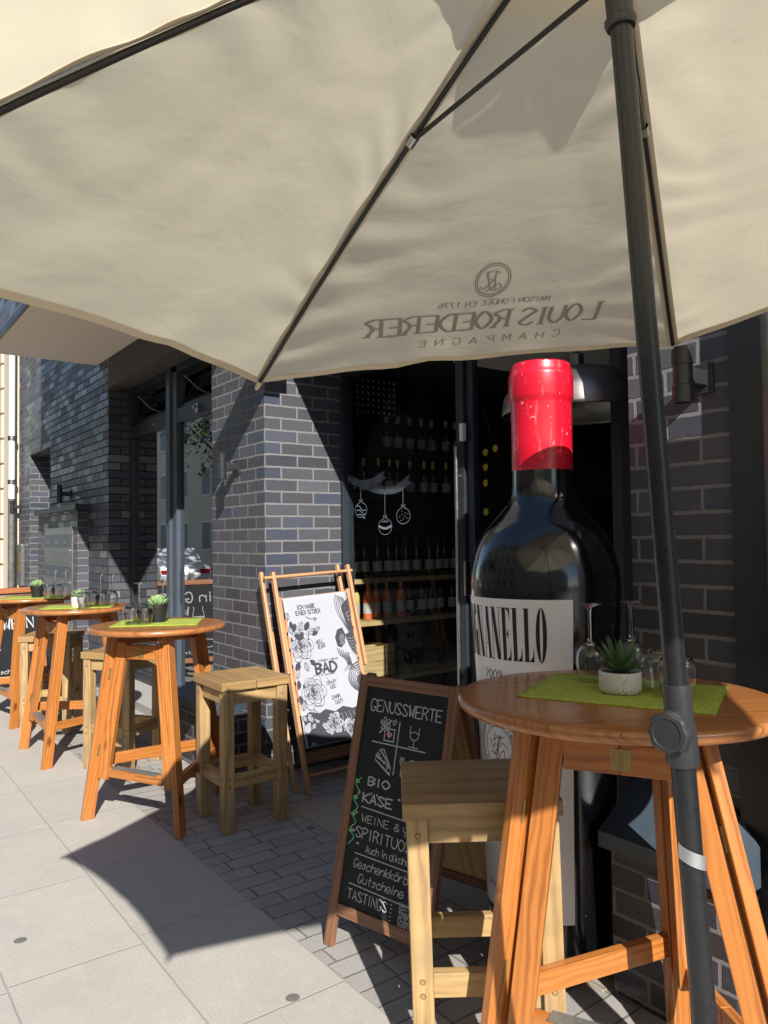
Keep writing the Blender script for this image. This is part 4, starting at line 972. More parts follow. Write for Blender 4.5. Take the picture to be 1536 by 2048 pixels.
# ------------------------------------------------------------------ parasol
AP = V(3.7795, -1.3319, 2.6807); NAX = V(-.0733, -.0802, .9941).normalized(); RT, DROP, PH = 1.3443, .5607, R(-1.4763)
E1 = (V(1, 0, 0) - NAX * NAX.x).normalized(); E2 = NAX.cross(E1)
TIP = [AP - NAX * DROP + (E1 * math.cos(a) + E2 * math.sin(a)) * RT for a in [PH + R(3 + 60 * k) for k in range(6)]]
pole0 = V(3.8196, -1.1253, 0); pdir = (AP - pole0).normalized()
def pz(z): return pole0 + pdir * (z / pdir.z)
um = thing('parasol', 'cream parasol with black pole and ribs shading the nearest table', 'parasol', tuple(pole0))
def ribp(k, s_, e=0.0): return AP + (TIP[k] - AP) * s_ + NAX * (.022 * 4 * s_ * (1 - s_) + e)
SC = .042
def canp(k, s_, u, e=0.0):
    a, b = ribp(k, s_), ribp((k + 1) % 6, s_)
    p = a.lerp(b, u); bow = 4 * u * (1 - u)
    p = p + (AP - p) * (SC * bow * s_ * s_)                      # scalloped hem
    sag = -.018 * bow * s_
    wr = .0045 * noise.noise(V(p.x * 7 + p.y * 3, p.y * 7, k * 3.3)) + .007 * noise.noise(V(p.x * 3.1, p.y * 3.1, k + 9.0)) * bow
    ed = min(u, 1 - u) * s_ * 1.34
    pk = .0042 * math.exp(-ed * 9) * math.sin(s_ * 58 + k * 1.7 + 9 * noise.noise(V(s_ * 4, k, u * 2))) * min(1, ed * 30)
    cf = .0035 * math.exp(-((1 - s_) * 5)) * math.sin(u * 24 + 5 * noise.noise(V(u * 3, k * 2.0, s_ * 3))) * bow
    return p + NAX * (sag + wr + pk + cf + e)
S0 = .10
cn = MB()
for k in range(6):
    cn.grid(lambda s_, u, k=k: canp(k, S0 + (1 - S0) * s_, u), 80, 44, lambda s_, u, k=k: (k * 2.0 + (u - .5) * 1.34 * (S0 + (1 - S0) * s_), (S0 + (1 - S0) * s_) * 1.4))
canopy = cn.build('canopy', 'canopy', um)
vt = MB()
for k in range(6):
    vt.grid(lambda s_, u, k=k: canp(k, .21 * s_, u, .040 + .03 * (1 - s_)), 8, 10, lambda s_, u, k=k: (k * 2.0 + (u - .5) * 1.3 * .21 * s_, .21 * s_ * 1.4))
vt.build('vent_cap', 'canopy', um)
hm = MB()
for k in range(6):
    hm.grid(lambda s_, u, k=k: canp(k, .984 + .016 * s_, u, -.0025), 1, 26)
hm.build('hem', 'hem', um)
for k in range(6):
    sm_ = MB()
    for kk, sgn in ((k, 1), ((k - 1) % 6, -1)):
        sm_.grid(lambda s_, u, kk=kk, sgn=sgn: canp(kk, .12 + .87 * s_, (0 if sgn > 0 else 1) + sgn * (.002 + .018 * u) / (1.34 * (.12 + .87 * s_)), -.0022), 60, 1)
    sm_.build('seam', 'hem', um)
zrun = 2.475
for k in range(6):
    rb = MB().tube([ribp(k, s_ / 12, -.012) for s_ in range(0, 13)] + [ribp(k, 1.001, -.012)], .0058, 8).build('rib', 'black_metal', um)
    j = ribp(k, .405, -.014)
    MB().tube([j, pz(zrun) + (j - pz(zrun)).normalized() * .045], .0052, 8).build('strut', 'black_metal', rb)
    MB().lathe([(.011, -.012), (.011, .012), (0, .012)], 10, j, axis=(TIP[k] - AP)).build('joint', 'steel', rb)
    MB().tube([ribp(k, .985, -.013), ribp(k, 1.0, -.013), ribp(k, 1.007, -.014)], [.008, .008, .005], 8).build('tip_pocket', 'hem', rb)
MB().tube([pz(1.285), pz(2.76)], .0178, 24).build('pole', 'pole', um)
MB().tube([pz(0.02), pz(1.20)], .0198, 24).build('lower_pole', 'pole', um)
MB().tube([pz(2.385), pz(2.392), pz(2.398), pz(2.402), pz(2.45), pz(2.52)], [.023, .0262, .0262, .0215, .0225, .030], 24).build('runner', 'plastic', um)
# tilt joint with its round knob
jz = 1.216
MB().tube([pz(1.170), pz(1.174), pz(1.215), pz(1.250), pz(1.298), pz(1.304), pz(1.304)], [.024, .0262, .0262, .0228, .0222, .0212, .018], 28).build('tilt_joint', 'plastic', um)
kd = (CAM - pz(jz)); kd.z = 0; kd.normalize(); side_ = V(-kd.y, kd.x, 0); kdir = (kd * .92 + side_ * -.40 + V(0, 0, .04)).normalized()
kb = MB(); i0 = len(kb.v)
kb.lathe([(.016, .0), (.030, .006), (.0345, .014), (.0335, .026), (.030, .031), (.0235, .032), (.0225, .0305), (0, .0305)], 36, pz(jz + .012) + kdir * .020, axis=kdir)
for q in range(len(kb.v)):
    c = pz(jz + .012); d = kb.v[q] - c; ax = d.dot(kdir); rad = d - kdir * ax
    if rad.length > .028: a = math.atan2(rad.z, rad.dot(side_)); kb.v[q] = c + kdir * ax + rad * (1 + .045 * math.cos(8 * a))
kb.build('knob', 'plastic', um)
tp = MB(); c = pz(1.012)
tp.grid(lambda a, b: c + V(0, 0, -.012 + .024 * b + .02 * a) + (kd * math.cos(R(-70 + 120 * a)) + side_ * -math.sin(R(-70 + 120 * a))) * -.0 + (kd * math.cos(R(75 - 130 * a)) + side_ * math.sin(R(75 - 130 * a))) * .0232, 10, 2)
tp.build('tape', 'silver', um)
MB().tube([pz(0.0), pz(.30)], .03, 20).lathe([(0, 0), (.26, 0), (.26, .03), (.22, .06), (.05, .075), (.03, .08)], 40, tuple(pole0)).build('base', 'plastic', um)
# print on the panel facing the shop (mirrored from below)
PK = 2   # panel between tip 1 and tip 2
pr_ = MB()
def mpc(x, y):                                     # x towards tip 2, y up towards the apex, metres from the hem's middle
    L_ = RT * .985; s_ = 1 - y / (RT * .93) - .02
    u = .5 + x / (L_ * s_); bow = 4 * u * (1 - u)
    p = canp(PK, s_, u, -.004); return p
text(pr_, 'LOUIS', -.350, .108, .066, mpc, .012, thin=.0045, serif=True, fit=.242)
text(pr_, 'ROEDERER', -.068, .108, .066, mpc, .012, thin=.0045, serif=True, fit=.418)
text(pr_, 'CHAMPAGNE', -.250, .048, .027, mpc, .0040, thin=.0022, adv=1.75, fit=.47)
text(pr_, 'MAISON FONDÉE EN 1776', -.18, .200, .019, mpc, .0032, thin=.0018, fit=.33)
for rr_ in (.058, .051):
    ribbon(pr_, [(.005 + rr_ * .86 * math.cos(a * math.pi / 24), .288 + rr_ * math.sin(a * math.pi / 24)) for a in range(49)], .0032, mpc)
for pts in ([(-.010, .33), (-.006, .36), (-.004, .395)], [(-.016, .388), (-.002, .397), (.018, .39), (.014, .372), (-.004, .366)], [(0, .366), (.014, .345), (.026, .335), (.033, .345)], [(.022, .395), (.012, .36), (.004, .335), (-.010, .328), (-.026, .338), (-.02, .352), (.0, .338), (.018, .326)]):
    ribbon(pr_, catmull([V(a + .004, b - .077) for a, b in pts]), .0045, mpc, .002)
pr_.build('canopy_print', 'canopy_print', um)

# ------------------------------------------------------------------ small chalkboard (A-board)
BF = V(1.995, -.795, 0); bph = R(14); bd = V(math.cos(bph), math.sin(bph), 0); bn = V(-bd.y, bd.x, 0); LEAN = .235; BH = .99; BW = .485
bu = (bn * LEAN + V(0, 0, BH)).normalized(); BL = math.hypot(LEAN, BH); bout = bd.cross(bu)
ab = thing('chalkboard_sign', 'small wood framed chalkboard sign with menu writing standing on the paving', 'chalkboard', tuple(BF))
fw = .042
MB().board(BF + bd * fw / 2, BF + bd * fw / 2 + bu * BL, bd, fw, .024, cut0=0).build('leg', 'boardwood', ab, bevel=.003)
MB().board(BF + bd * (BW - fw / 2), BF + bd * (BW - fw / 2) + bu * BL, bd, fw, .024, cut0=0).build('leg', 'boardwood', ab, bevel=.003)
MB().board(BF + bd * fw + bu * (BL - fw / 2), BF + bd * (BW - fw) + bu * (BL - fw / 2), bu, fw, .022).build('top_rail', 'boardwood', ab, bevel=.002)
PB = .135
MB().board(BF + bd * fw + bu * (PB), BF + bd * (BW - fw) + bu * PB, bu, fw, .022).build('bottom_rail', 'boardwood', ab, bevel=.002)
o0 = BF + bd * fw + bu * (PB + fw / 2); pw, ph_ = BW - 2 * fw, BL - fw - PB - fw / 2
pn = MB().board(o0 + bd * pw / 2, o0 + bd * pw / 2 + bu * ph_, bd, pw, .008).build('panel', 'chalkboard', ab)
bb_ = (bn * -(-LEAN) * 1.0 + V(0, 0, BH)).normalized()
# rear frame hinged at the top
hinge = BF + bu * BL; rf_ = hinge + bn * .36 - V(0, 0, hinge.z)
for k in (fw / 2, BW - fw / 2): MB().board(rf_ + bd * k, hinge + bn * .03 + bd * k, bd, fw, .022, cut0=0).build('rear_leg', 'boardwood', ab, bevel=.003)
ru_ = (hinge + bn * .03 - rf_).normalized()
MB().board(rf_ + bd * BW / 2 + ru_ * .16, rf_ + bd * BW / 2 + ru_ * .97, bd, BW - 2 * fw, .008).build('rear_panel', 'cratewood', ab)
MB().board(rf_ + bd * fw + ru_ * .135, rf_ + bd * (BW - fw) + ru_ * .135, ru_, fw, .022).build('rear_rail', 'boardwood', ab)
mpb = lambda u, v: o0 + bd * (u * pw) + bu * ((1 - v) * ph_) + bout * -.0 + (-bout if bout.dot(CAM - o0) < 0 else bout) * .0055
def mpbm(x, y): return mpb(x / pw, 1 - y / ph_)          # metres from the lower left corner
ck = MB(); X = lambda u: u * pw; Y = lambda v: (1 - v) * ph_
text(ck, 'GENUSSWERTE', X(.08), Y(.112), .043, mpbm, .0046, fit=X(.86), jit=.02, slant=-.01)
ribbon(ck, [(X(.465), Y(.145)), (X(.46), Y(.385))], .0045, mpbm); ribbon(ck, [(X(.15), Y(.255)), (X(.80), Y(.258))], .0045, mpbm)
def ck_line(pts, w_=.0031, sm_=True): P = [V(X(a), Y(b)) for a, b in pts]; ribbon(ck, catmull(P) if sm_ else P, w_, mpbm)
ck_line([(.295, .185), (.415, .185), (.415, .24), (.295, .24), (.295, .185)], .0045, False)
for a in range(6): ck_line([(.29, .165), (.29 + .055 * math.cos(a * 1.05), .165 + .028 * math.sin(a * 1.05)), (.29 + .06 * math.cos(a * 1.05 + .5), .165 + .03 * math.sin(a * 1.05 + .5)), (.29, .165)])
ck_line([(.23, .21), (.36, .145)], .006, False); ck_line([(.24, .16), (.35, .20)], .006, False)
ck_line([(.395, .15), (.41, .138), (.425, .15), (.395, .165), (.38, .145), (.395, .15)], .003)
ck_line([(.60, .155), (.605, .20), (.655, .215), (.70, .20), (.705, .155)]); ck_line([(.655, .215), (.655, .245)]); ck_line([(.60, .247), (.71, .247)]); ck_line([(.605, .185), (.66, .178), (.70, .187)], .003)
ck_line([(.22, .315), (.27, .285), (.42, .36), (.42, .39), (.22, .335), (.22, .315), (.42, .36)], .0042, False); ck_line([(.27, .285), (.31, .28), (.42, .36)], .004, False)
for a, b in ((.28, .325), (.33, .34), (.38, .36), (.26, .31), (.35, .318)): ck_line([(a, b - .006), (a + .012, b), (a, b + .006), (a - .012, b), (a, b - .006)], .003)
ck_line([(.525, .30), (.525, .325), (.545, .33), (.565, .325), (.565, .30)], .0035); ck_line([(.545, .30), (.545, .385)], .004)
ck_line([(.68 + .085 * math.cos(a * .393), .345 + .040 * math.sin(a * .393)) for a in range(17)], .0045)
ck_line([(.80, .39), (.81, .34), (.825, .31), (.84, .33), (.815, .36)], .004)
text(ck, 'BIO', X(.17), Y(.455), .029, mpbm, .0062, fit=X(.26)); text(ck, 'KÄSE', X(.13), Y(.535), .033, mpbm, .0062, fit=X(.36)); text(ck, '>', X(.55), Y(.50), .022, mpbm, .004)
text(ck, 'AB', X(.70), Y(.475), .030, mpbm, .005); text(ck, 'VK', X(.72), Y(.52), .030, mpbm, .005)
ck_line([(.13, .558), (.95, .575)], .004, False)
text(ck, 'WEINE &', X(.15), Y(.622), .026, mpbm, .0030, fit=X(.46)); ck_line([(.66, .595), (.66, .61), (.685, .615), (.71, .61), (.71, .595)], .0035); ck_line([(.685, .615), (.685, .635)], .0035)
text(ck, 'SPIRITUOSEN', X(.10), Y(.695), .038, mpbm, .0042, fit=X(.84), slant=-.01)
text(ck, '>', X(.12), Y(.735), .022, mpbm, .0045); text(ck, 'Auch in alkoholfrei', X(.25), Y(.75), .026, mpbm, .0030, fit=X(.70))
ck_line([(.12, .765), (.95, .775)], .004, False)
text(ck, 'Geschenkkörbe &', X(.12), Y(.825), .030, mpbm, .0032, fit=X(.80), italic=.2); text(ck, 'Gutscheine', X(.20), Y(.885), .030, mpbm, .0032, fit=X(.54), italic=.2)
ck_line([(.82, .83), (.82, .88), (.90, .88), (.90, .83), (.82, .83)], .0035, False); ck_line([(.86, .80), (.86, .83)], .0035)
ck_line([(.10, .90), (.95, .915)], .004, False)
text(ck, 'TASTINGS', X(.10), Y(.965), .034, mpbm, .0038, fit=X(.48))
for k, wd_ in enumerate(('Wein', 'Gin', 'Wagyu', 'craft beer', 'Champagner', 'Apero')):
    text(ck, '>', X(.62), Y(.915 + .0165 * k), .010, mpbm, .003); text(ck, wd_, X(.72), Y(.916 + .0165 * k), .0115, mpbm, .0022, fit=X(.028) * len(wd_))
ck.build('chalk_writing', 'chalk', ab)
pk = MB()
def heart(mb, u, v, s_): blob(mb, [(X(u) + s_ * 16 * math.sin(t) ** 3 / 16, Y(v) + s_ * (13 * math.cos(t) - 5 * math.cos(2 * t) - 2 * math.cos(3 * t) - math.cos(4 * t)) / 16) for t in [k * math.pi / 14 for k in range(28)]], mpbm)
heart(pk, .355, .213, .014); heart(pk, .68, .345, .021)
for v in (.50, .59, .67): heart(pk, .075, v, .007)
pk.build('chalk_hearts', 'chalk_pink', ab)
gk = MB(); ribbon(gk, catmull([V(X(.05 + .03 * (-1) ** k), Y(.43 + .034 * k)) for k in range(10)]), .004, mpbm)
for k in range(4): blob(gk, [(X(.045) + .012 * math.cos(t) - .004, Y(.45 + .075 * k) + .008 * math.sin(t)) for t in [q * .785 for q in range(8)]], mpbm)
gk.build('chalk_vine', 'chalk_green', ab)

# ------------------------------------------------------------------ big chalkboard at the far left
C0 = V(-4.49, -.34, .0); cd = V(.20, -.98, 0).normalized(); cnr = V(-cd.y, cd.x, 0); cnr = cnr if cnr.x > 0 else -cnr
cl_ = (V(0, 0, 1.05) - cnr * .24); CLN = cl_.length; cu = cl_.normalized(); CW = .95
bc = thing('chalkboard_sign', 'big black chalkboard with reddish wooden frame behind the farthest table', 'chalkboard', tuple(C0))
for k, nm in ((.03, 'leg'), (CW - .03, 'leg')): MB().board(C0 + cd * k, C0 + cd * k + cu * CLN, cd, .05, .03, cut0=0).build(nm, 'boardwood2', bc, bevel=.003)
for z, nm in ((.08, 'bottom_rail'), (CLN - .03, 'top_rail')): MB().board(C0 + cd * .055 + cu * z, C0 + cd * (CW - .055) + cu * z, cu, .06, .03).build(nm, 'boardwood2', bc, bevel=.003)
MB().board(C0 + cd * CW / 2 + cu * .11, C0 + cd * CW / 2 + cu * (CLN - .06), cd, CW - .11, .012).build('panel', 'chalkboard', bc)
for k in (.03, CW - .03): MB().board(C0 + cd * k - cnr * .62, C0 + cd * k + cu * CLN - cnr * .035, cd, .045, .026, cut0=0).build('rear_leg', 'boardwood2', bc)
mpq = lambda x, y: C0 + cd * (CW - x) + cu * y + cnr * .0085
ct = MB()
text(ct, 'Ein GLAS', .12, .80, .12, mpq, .016, fit=.74); text(ct, 'WEIN', .52, .63, .11, mpq, .016, fit=.32); text(ct, '2', .66, .47, .10, mpq, .010); text(ct, 'Ju must Tischn', .10, .16, .04, mpq, .006, fit=.5)
ribbon(ct, catmull([V(.30 + .10 * math.cos(k * .4), .28 + .05 * math.sin(k * .4)) for k in range(16)]), .010, mpq)
ribbon(ct, [(.40, .42), (.40, .55)], .014, mpq); ribbon(ct, catmull([V(.33, .415), V(.40, .425), V(.47, .415)]), .014, mpq)
blob(ct, [(.40 + .075 * math.cos(a), .62 + .07 * math.sin(a)) for a in [math.pi + k * math.pi / 10 for k in range(11)]], mpq)
ribbon(ct, catmull([V(.325, .62), V(.345, .70), V(.34, .74)]), .008, mpq); ribbon(ct, catmull([V(.475, .62), V(.455, .70), V(.46, .74)]), .008, mpq)
ct.build('chalk_writing', 'chalk', bc)

# ------------------------------------------------------------------ folded deckchair leaning on the reveal
dk = thing('deckchair', 'folded wooden deckchair with black and white rose print cloth leaning on the pillar', 'deckchair', (.30, .30, 0))
def dline(z, y, e=0.0):  # point on the leaning plane
    t = z / 1.33; return V(.475 + (.055 - .475) * t + e, y - .045, z)
def rail(y, z0, z1, e, nm, w_=.036, t_=.022): return MB().board(dline(z0, y, e), dline(z1, y, e), (0, 1, 0), t_, w_).build(nm, 'deckwood', dk, bevel=.004)
rail(-.020, .70, 1.335, .005, 'back_rail'); rail(.040, .70, 1.335, .055, 'front_rail'); rail(.575, .70, 1.365, .005, 'back_rail'); rail(.628, .70, 1.365, .055, 'front_rail')
for y, z1 in ((.062, 1.17), (.600, 1.20)):
    rl = rail(y, 0.0, z1, .035, 'long_rail', .045)
    nt = MB()
    for k in range(6): nt.board(dline(.45 + .10 * k, y + (.016 if y < .3 else -.016), .045), dline(.53 + .10 * k, y + (.021 if y < .3 else -.021), .045), (0, 1, 0), .012, .03)
    nt.build('notches', 'deckwood', rl)
rail(.022, 0.0, .95, -.06, 'rear_long_rail', .036); rail(.628, 0.0, .95, -.06, 'rear_long_rail', .036)
MB().tube([dline(1.30, -.03, .06), dline(1.325, .655, .06)], .012, 12).build('top_bar', 'deckwood', dk)
MB().tube([dline(1.155, .075, .045), dline(1.18, .59, .045)], .011, 12).build('cloth_bar', 'deckwood', dk)
MB().tube([dline(.10, .06, .02), dline(.10, .60, .02)], .012, 12).build('lower_bar', 'deckwood', dk)
MB().board(dline(.20, .07, .02), dline(.20, .59, .02), (0, 0, 1), .07, .018).build('lower_board', 'boardwood', dk)
CY0, CY1, CZ0, CZ1 = .083, .578, .265, 1.165
def clp(a, b, e=0.0): z = CZ0 + (CZ1 - CZ0) * b + .022 * a * b; return dline(z, CY0 + (CY1 - CY0) * a, .056 + e - .012 * math.sin(math.pi * a) * math.sin(math.pi * b) + .003 * noise.noise(V(a * 3, b * 9, 0)))
MB().grid(lambda a, b: clp(a, b), 20, 40).build('cloth', 'deckcloth', dk, solid=.002)
CWd, CHt = CY1 - CY0, CZ1 - CZ0
mpd = lambda x, y: clp(x / CWd, y / CHt, .0035)
pt = MB()
def T_(s, u, v, h, w_, fit, slant=0.0, it=0.0): text(pt, s, u * CWd, (1 - v) * CHt, h, mpd, w_, fit=fit, slant=slant, italic=it)
T_('ICH HABE', .19, .088, .026, .0046, .135); T_('EINEN SITZEN', .16, .128, .026, .0046, .185)
U_ = lambda u, v: V(u * CWd, (1 - v) * CHt)
ribbon(pt, catmull([U_(.30, .145), U_(.37, .163), U_(.46, .168)]), .0038, mpd); ribbon(pt, [U_(.42, .155), U_(.46, .168), U_(.415, .182)], .0038, mpd)
T_('HELL', .40, .345, .024, .0036, .056, .14); T_('YEAH!', .41, .378, .024, .0036, .060, .14)
T_('Bio + Authentic + Genuss', .30, .462, .012, .0020, .195); T_('BAD', .33, .540, .058, .0150, .155); T_('BY THE STORY', .40, .560, .009, .0018, .10)
ribbon(pt, [U_(.47, .572), U_(.50, .598)], .002, mpd)
T_('CRAZY', .46, .625, .020, .0034, .075, .1); T_('ASS', .50, .655, .020, .0034, .040, .1); T_('DAMN', .50, .725, .022, .0036, .062, .13); T_('TASTY', .53, .760, .022, .0036, .060, .13)
wl = MB(); LAY = [0]
def mlay(e): return lambda x, y: clp(min(max(x / CWd, .003), .997), min(max(y / CHt, .003), .997), e)
def shape(P, dark, outline=True, wd=.0030):
    LAY[0] += 1; e = .0036 + .00006 * LAY[0]
    blob(pt if dark else wl, P, mlay(e))
    if outline and not dark: ribbon(pt, P + [P[0]], wd, mlay(e + .00004))
    return e
def petal(cx, cy, a, r0, r1, sp, ph):
    """one white petal with dark outline and hatching, drawn between radii r0 and r1"""
    P = []
    for q in range(13):
        t = q / 12; b = a + sp * (t - .5); rr = r0 + (r1 - r0) * (math.sin(math.pi * t) ** .45) * (1 + .10 * math.sin(5 * t + ph))
        P.append(V(cx + rr * math.cos(b), cy + rr * 1.08 * math.sin(b)))
    e = shape(P, False)
    for q in range(17):
        t = .06 + .88 * q / 16; b = a + sp * (t - .5); k0 = r0 + (r1 - r0) * .03; k1 = r0 + (r1 - r0) * math.sin(math.pi * t) ** .45 * (.42 + .34 * abs(math.sin(q * 1.3 + ph)))
        ribbon(pt, [V(cx + k0 * math.cos(b), cy + k0 * 1.08 * math.sin(b)), V(cx + k1 * math.cos(b + .04), cy + k1 * 1.08 * math.sin(b + .04))], .0012 + .0016 * (q % 3 == 0) + .0022 * abs(t - .5), mlay(e + .00006))
def rose(cx, cy, r):
    shape([V(cx + r * .93 * math.cos(k * .314) * (1 + .06 * (-1) ** k), cy + r * .97 * math.sin(k * .314) * (1 + .06 * (-1) ** k)) for k in range(20)], True)
    for ring, (n, f0, f1, sp) in enumerate(((6, .46, 1.08, 1.25), (6, .40, .88, 1.22), (5, .30, .70, 1.45), (4, .22, .52, 1.75), (3, .12, .36, 2.2), (2, .05, .22, 2.9))):
        for k in range(n): petal(cx, cy, ring * .75 + k * 2 * math.pi / n + .15 * math.sin(k * 3 + ring), r * f0, r * f1 * (1 + .07 * math.sin(k * 2.1 + ring)), sp * 2 * math.pi / 6.28, k + ring)
    LAY[0] += 1; ribbon(pt, catmull([V(cx + r * .013 * k * math.cos(k * .9), cy + r * .014 * k * math.sin(k * .9)) for k in range(11)]), .0036, mlay(.0037 + .00006 * LAY[0]))
def leafp(x, y, a, L_, dark=True):
    d = V(math.cos(a), math.sin(a)); n_ = V(-d.y, d.x); P = [V(x, y)]
    for k in range(1, 7): P.append(V(x, y) + d * L_ * k / 7 + n_ * L_ * (.28 * math.sin(math.pi * k / 7) + (.03 if k % 2 else -.01)))
    P.append(V(x, y) + d * L_)
    for k in range(6, 0, -1): P.append(V(x, y) + d * L_ * k / 7 - n_ * L_ * (.28 * math.sin(math.pi * k / 7) + (.03 if k % 2 else -.01)))
    if not all(-.01 < p.x < CWd + .01 and -.01 < p.y < CHt + .01 for p in P): return
    e = shape(P, dark)
    if not dark:
        ribbon(pt, [V(x, y), V(x, y) + d * L_], .0026, mlay(e + .00005))
        for k in range(1, 6):
            c = V(x, y) + d * L_ * k / 7; ribbon(pt, [c, c + d * L_ * .14 + n_ * L_ * .17], .0018, mlay(e + .00005)); ribbon(pt, [c, c + d * L_ * .14 - n_ * L_ * .17], .0018, mlay(e + .00005))
for u, v, a, l, dk_ in ((.03, .10, 4.6, .05, 0), (.05, .16, 4.9, .055, 1), (.02, .20, 5.1, .05, 0), (.08, .24, 1.2, .06, 1), (.16, .235, 1.0, .065, 0), (.25, .24, .9, .07, 1), (.30, .265, .5, .06, 0), (.36, .28, .6, .06, 1), (.40, .25, .4, .05, 0), (.10, .44, 4.2, .07, 1), (.18, .45, 5.0, .06, 0), (.26, .44, 5.5, .055, 1), (.06, .49, 4.4, .06, 0), (.04, .56, 4.6, .06, 1), (.08, .70, 4.4, .06, 0), (.02, .66, 4.8, .06, 1)):
    leafp(u * CWd, (1 - v) * CHt, a, l, bool(dk_))
rose(.16 * CWd, (1 - .335) * CHt, .086); rose(.235 * CWd, (1 - .655) * CHt, .088)
# flowing hair and dark waves along the right edge
def wave(P, wd, dark=True):
    LAY[0] += 1; ribbon(pt if dark else wl, catmull([U_(min(u, .995), v) for u, v in P]), wd * .66, mlay(.0036 + .00006 * LAY[0]))
for k in range(8):
    o_ = .03 * k; wave([(.80 + o_ * .55, .01 + o_ * .15), (.775 + o_, .07 + o_ * .3), (.80 + o_, .15 + o_ * .2), (.87 + o_ * .5, .225), (.93 + o_ * .2, .29)], .0030 + .0016 * (k % 2))
shape([U_(.88, .09), U_(.99, .05), U_(.995, .30), U_(.94, .27), U_(.90, .20), U_(.875, .14)], True)
for k in range(6): wave([(.905 + .012 * k, .10 + .026 * k), (.945, .125 + .027 * k), (.985, .115 + .027 * k)], .0026, False)
shape([U_(.70, .31), U_(.745, .262), U_(.83, .25), U_(.86, .30), U_(.84, .355), U_(.77, .385), U_(.715, .37)], True)
for k in range(4): wave([(.735 + .03 * k, .285 + .004 * k), (.755 + .022 * k, .315), (.745 + .03 * k, .345), (.775 + .02 * k, .365)], .0042, False)
shape([U_(.86, .30), U_(.99, .28), U_(.99, .45), U_(.93, .42), U_(.89, .37)], True)
for k in range(6): wave([(.89 + .004 * k, .325 + .02 * k), (.94, .335 + .021 * k), (.985, .325 + .02 * k)], .0026, False)
for k in range(7):
    o_ = .028 * k; wave([(.705 + o_, .385 + .008 * k), (.72 + o_ * .8, .43), (.79 + o_ * .5, .465), (.82 + o_ * .4, .505), (.755 + o_, .545)], .0040)
for k in range(6): wave([(.995, .495 + .018 * k), (.875 + .016 * k, .525 + .012 * k), (.80 + .03 * k, .60), (.85 + .022 * k, .665 - .006 * k), (.99, .715 - .014 * k)], .0085 - .0010 * k)
shape([U_(.99, .57), U_(.94, .59), U_(.915, .625), U_(.95, .665), U_(.99, .67)], True)
for k in range(3): wave([(.99, .74 + .02 * k), (.90 + .02 * k, .775), (.885 + .03 * k, .83), (.95, .87 - .01 * k)], .0080)
# dark thicket at the lower end
shape([U_(.02, .80), U_(.12, .775), U_(.25, .80), U_(.36, .775), U_(.50, .80), U_(.63, .775), U_(.78, .80), U_(.90, .785), U_(.985, .80), U_(.985, .99), U_(.02, .99)], True)
for k in range(22): leafp((.06 + .86 * ((k * .381) % 1.0)) * CWd, (.02 + .15 * ((k * .618) % 1.0)) * CHt, k * 1.3, .045 + .02 * (k % 3), False)
rose(.46 * CWd, (1 - .875) * CHt, .060); rose(.72 * CWd, (1 - .93) * CHt, .05)
for k in range(7): wave([(.40 + .06 * k, .815), (.42 + .06 * k, .85), (.40 + .06 * k, .89)], .003, False)
pt.build('cloth_print', 'deck_ink', dk); wl.build('cloth_print_highlight', 'deckcloth', dk)

# ------------------------------------------------------------------ drain covers
for x, y, l in ((1.25, -1.727, 'small round steel stud in the pale slabs at the lower left'), (2.225, -1.068, 'round steel stud in the pale slabs beside the sett strip near the chalkboard leg'), (.957, -.242, 'little round drain cover at the entrance edge by the deckchair feet')):
    o_ = MB().lathe([(.024, .0005), (.023, .0015), (0, .0018)], 24, (0, 0, 0)).build('ground_stud', 'stud'); o_.location = (x, y, 0); tag(o_, l, 'ground stud', 'round studs in the paving')

# ------------------------------------------------------------------ across the street (seen in the glass and the bottle)
ob = thing('apartment_building', 'long beige apartment block across the street, seen mirrored in the windows', 'building', (-25, -16, 0))
MB().box((-75, -22, 0), (62, -14, 12.5)).build('wall', 'far_wall', ob)
MB().prism([(-75.4, -13.6, 12.5), (-75.4, -18, 15.6), (-75.4, -22.4, 12.5)], (138, 0, 0)).build('roof', 'far_roof', ob)
wp = None
for fl in range(4):
    for k in range(24):
        x = -73 + 3.2 * k; z = 1.0 + 3.0 * fl
        if wp is None:
            wp = MB().box((-.62, 0, 0), (.62, .07, 1.6)).build('window', 'white_paint', ob, world=False); wp.location = (x + 25, 2.0, z)
            pn_ = MB().box((-.54, .071, .08), (-.03, .085, 1.52)).box((.03, .071, .08), (.54, .085, 1.52)).build('pane', 'metal_dark', wp, world=False)
        else:
            c_ = wp.copy(); COL.objects.link(c_); c_.parent = ob; c_.location = (x + 25, 2.0, z); d_ = pn_.copy(); COL.objects.link(d_); d_.parent = c_
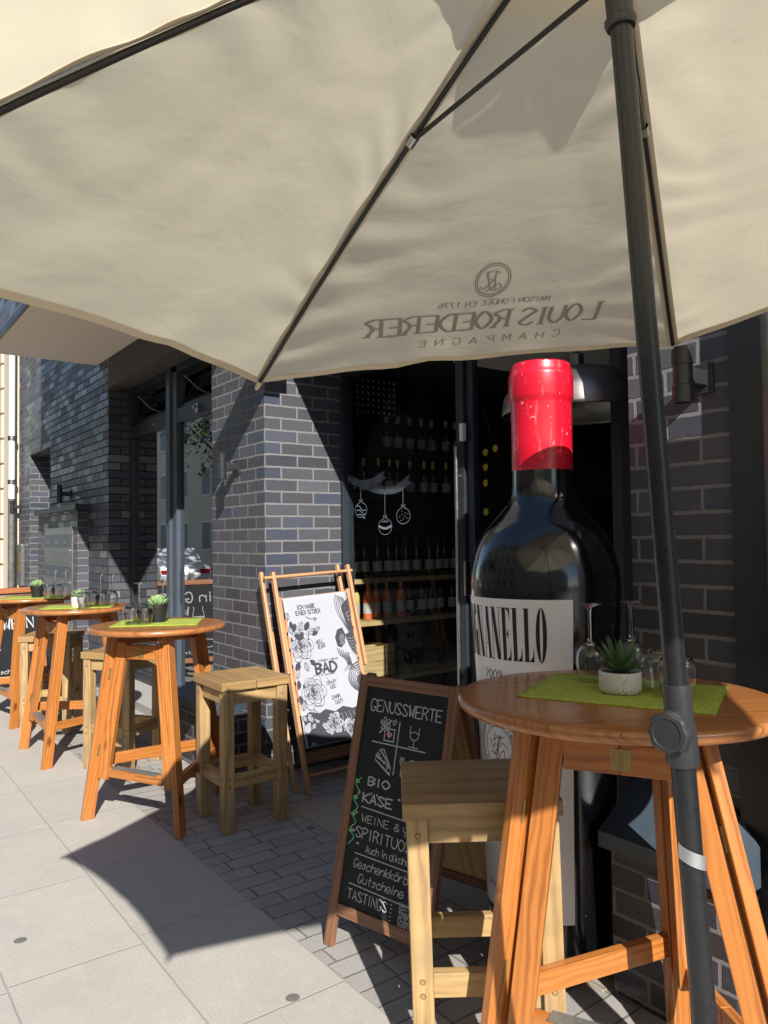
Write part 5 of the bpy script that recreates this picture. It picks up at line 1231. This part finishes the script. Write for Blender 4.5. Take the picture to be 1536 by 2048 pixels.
def tree(x, y, h, seed, label):
    rnd = random.Random(seed); t = thing('street_tree', label, 'tree', (x, y, 0), 0, 'street trees across the road'); tr = MB(); tips = []
    tr.tube([(0, 0, 0), (.1, .05, h * .2), (0, .1, h * .42)], [.24, .19, .14], 10)
    for k in range(9):
        a = k * 2.4; z0 = h * (.30 + .015 * k); e = V(math.cos(a) * h * .28 * rnd.uniform(.7, 1.1), math.sin(a) * h * .28 * rnd.uniform(.7, 1.1), h * rnd.uniform(.6, .95)); m = V(e.x * .45, e.y * .45, z0 + (e.z - z0) * .55)
        tr.tube([(0, .1, z0), m, e], [.10, .06, .02], 7); tips += [m.lerp(e, q / 4) for q in range(5)]
    tr.build('trunk', 'bark', t, world=False); lf = MB()
    for p in tips:
        for k in range(60):
            c = p + V(rnd.gauss(0, 1), rnd.gauss(0, 1), rnd.gauss(0, .8)) * h * .06; a = V(rnd.uniform(-1, 1), rnd.uniform(-1, 1), rnd.uniform(-1, 1)).normalized(); b = a.cross(V(0, 0, 1)).normalized(); s_ = rnd.uniform(.08, .17)
            lf.quad([c - a * s_, c + b * s_ * .6, c + a * s_, c - b * s_ * .6])
    lf.build('crown', 'leaf_tree', t, world=False)
tree(-23, -10.8, 10, 3, 'green street tree across the road, seen mirrored in the left window'); tree(-11, -10.8, 9, 5, 'second green street tree across the road, nearer the shop')
car = thing('parked_car', 'white car parked across the road, seen mirrored in the windows', 'car', (-20.5, -6.3, -.115))
cs = [(-2.1, .35), (-2.15, .70), (-1.95, .86), (-1.25, .92), (-.65, 1.38), (.75, 1.42), (1.45, .98), (2.05, .88), (2.15, .60), (2.1, .35)]
MB().prism([(a, -.84, b) for a, b in cs], (0, 1.68, 0)).build('body', 'car_white', car, world=False, bevel=.06)
MB().prism([(-1.08, -.850, .95), (-.60, -.850, 1.31), (.68, -.850, 1.34), (1.25, -.850, .98)], (0, 1.70, 0)).build('windows', 'metal_dark', car, world=False)
for x in (-1.35, 1.35):
    for y in (-.80, .80):
        wh = MB().lathe([(.0, -.09), (.30, -.09), (.33, -.06), (.33, .06), (.30, .09), (0, .09)], 24, (x, y, .33), axis=(0, 1, 0)).build('wheel', 'rubber', car, world=False)
        MB().lathe([(.0, -.10), (.20, -.097), (.20, .097), (0, .10)], 20, (x, y, .33), axis=(0, 1, 0)).build('rim', 'steel', wh, world=False)
for y in (-.62, .62): MB().box((2.10, y - .16, .62), (2.165, y + .16, .76)).build('tail_lamp', 'red_lamp', car, world=False)
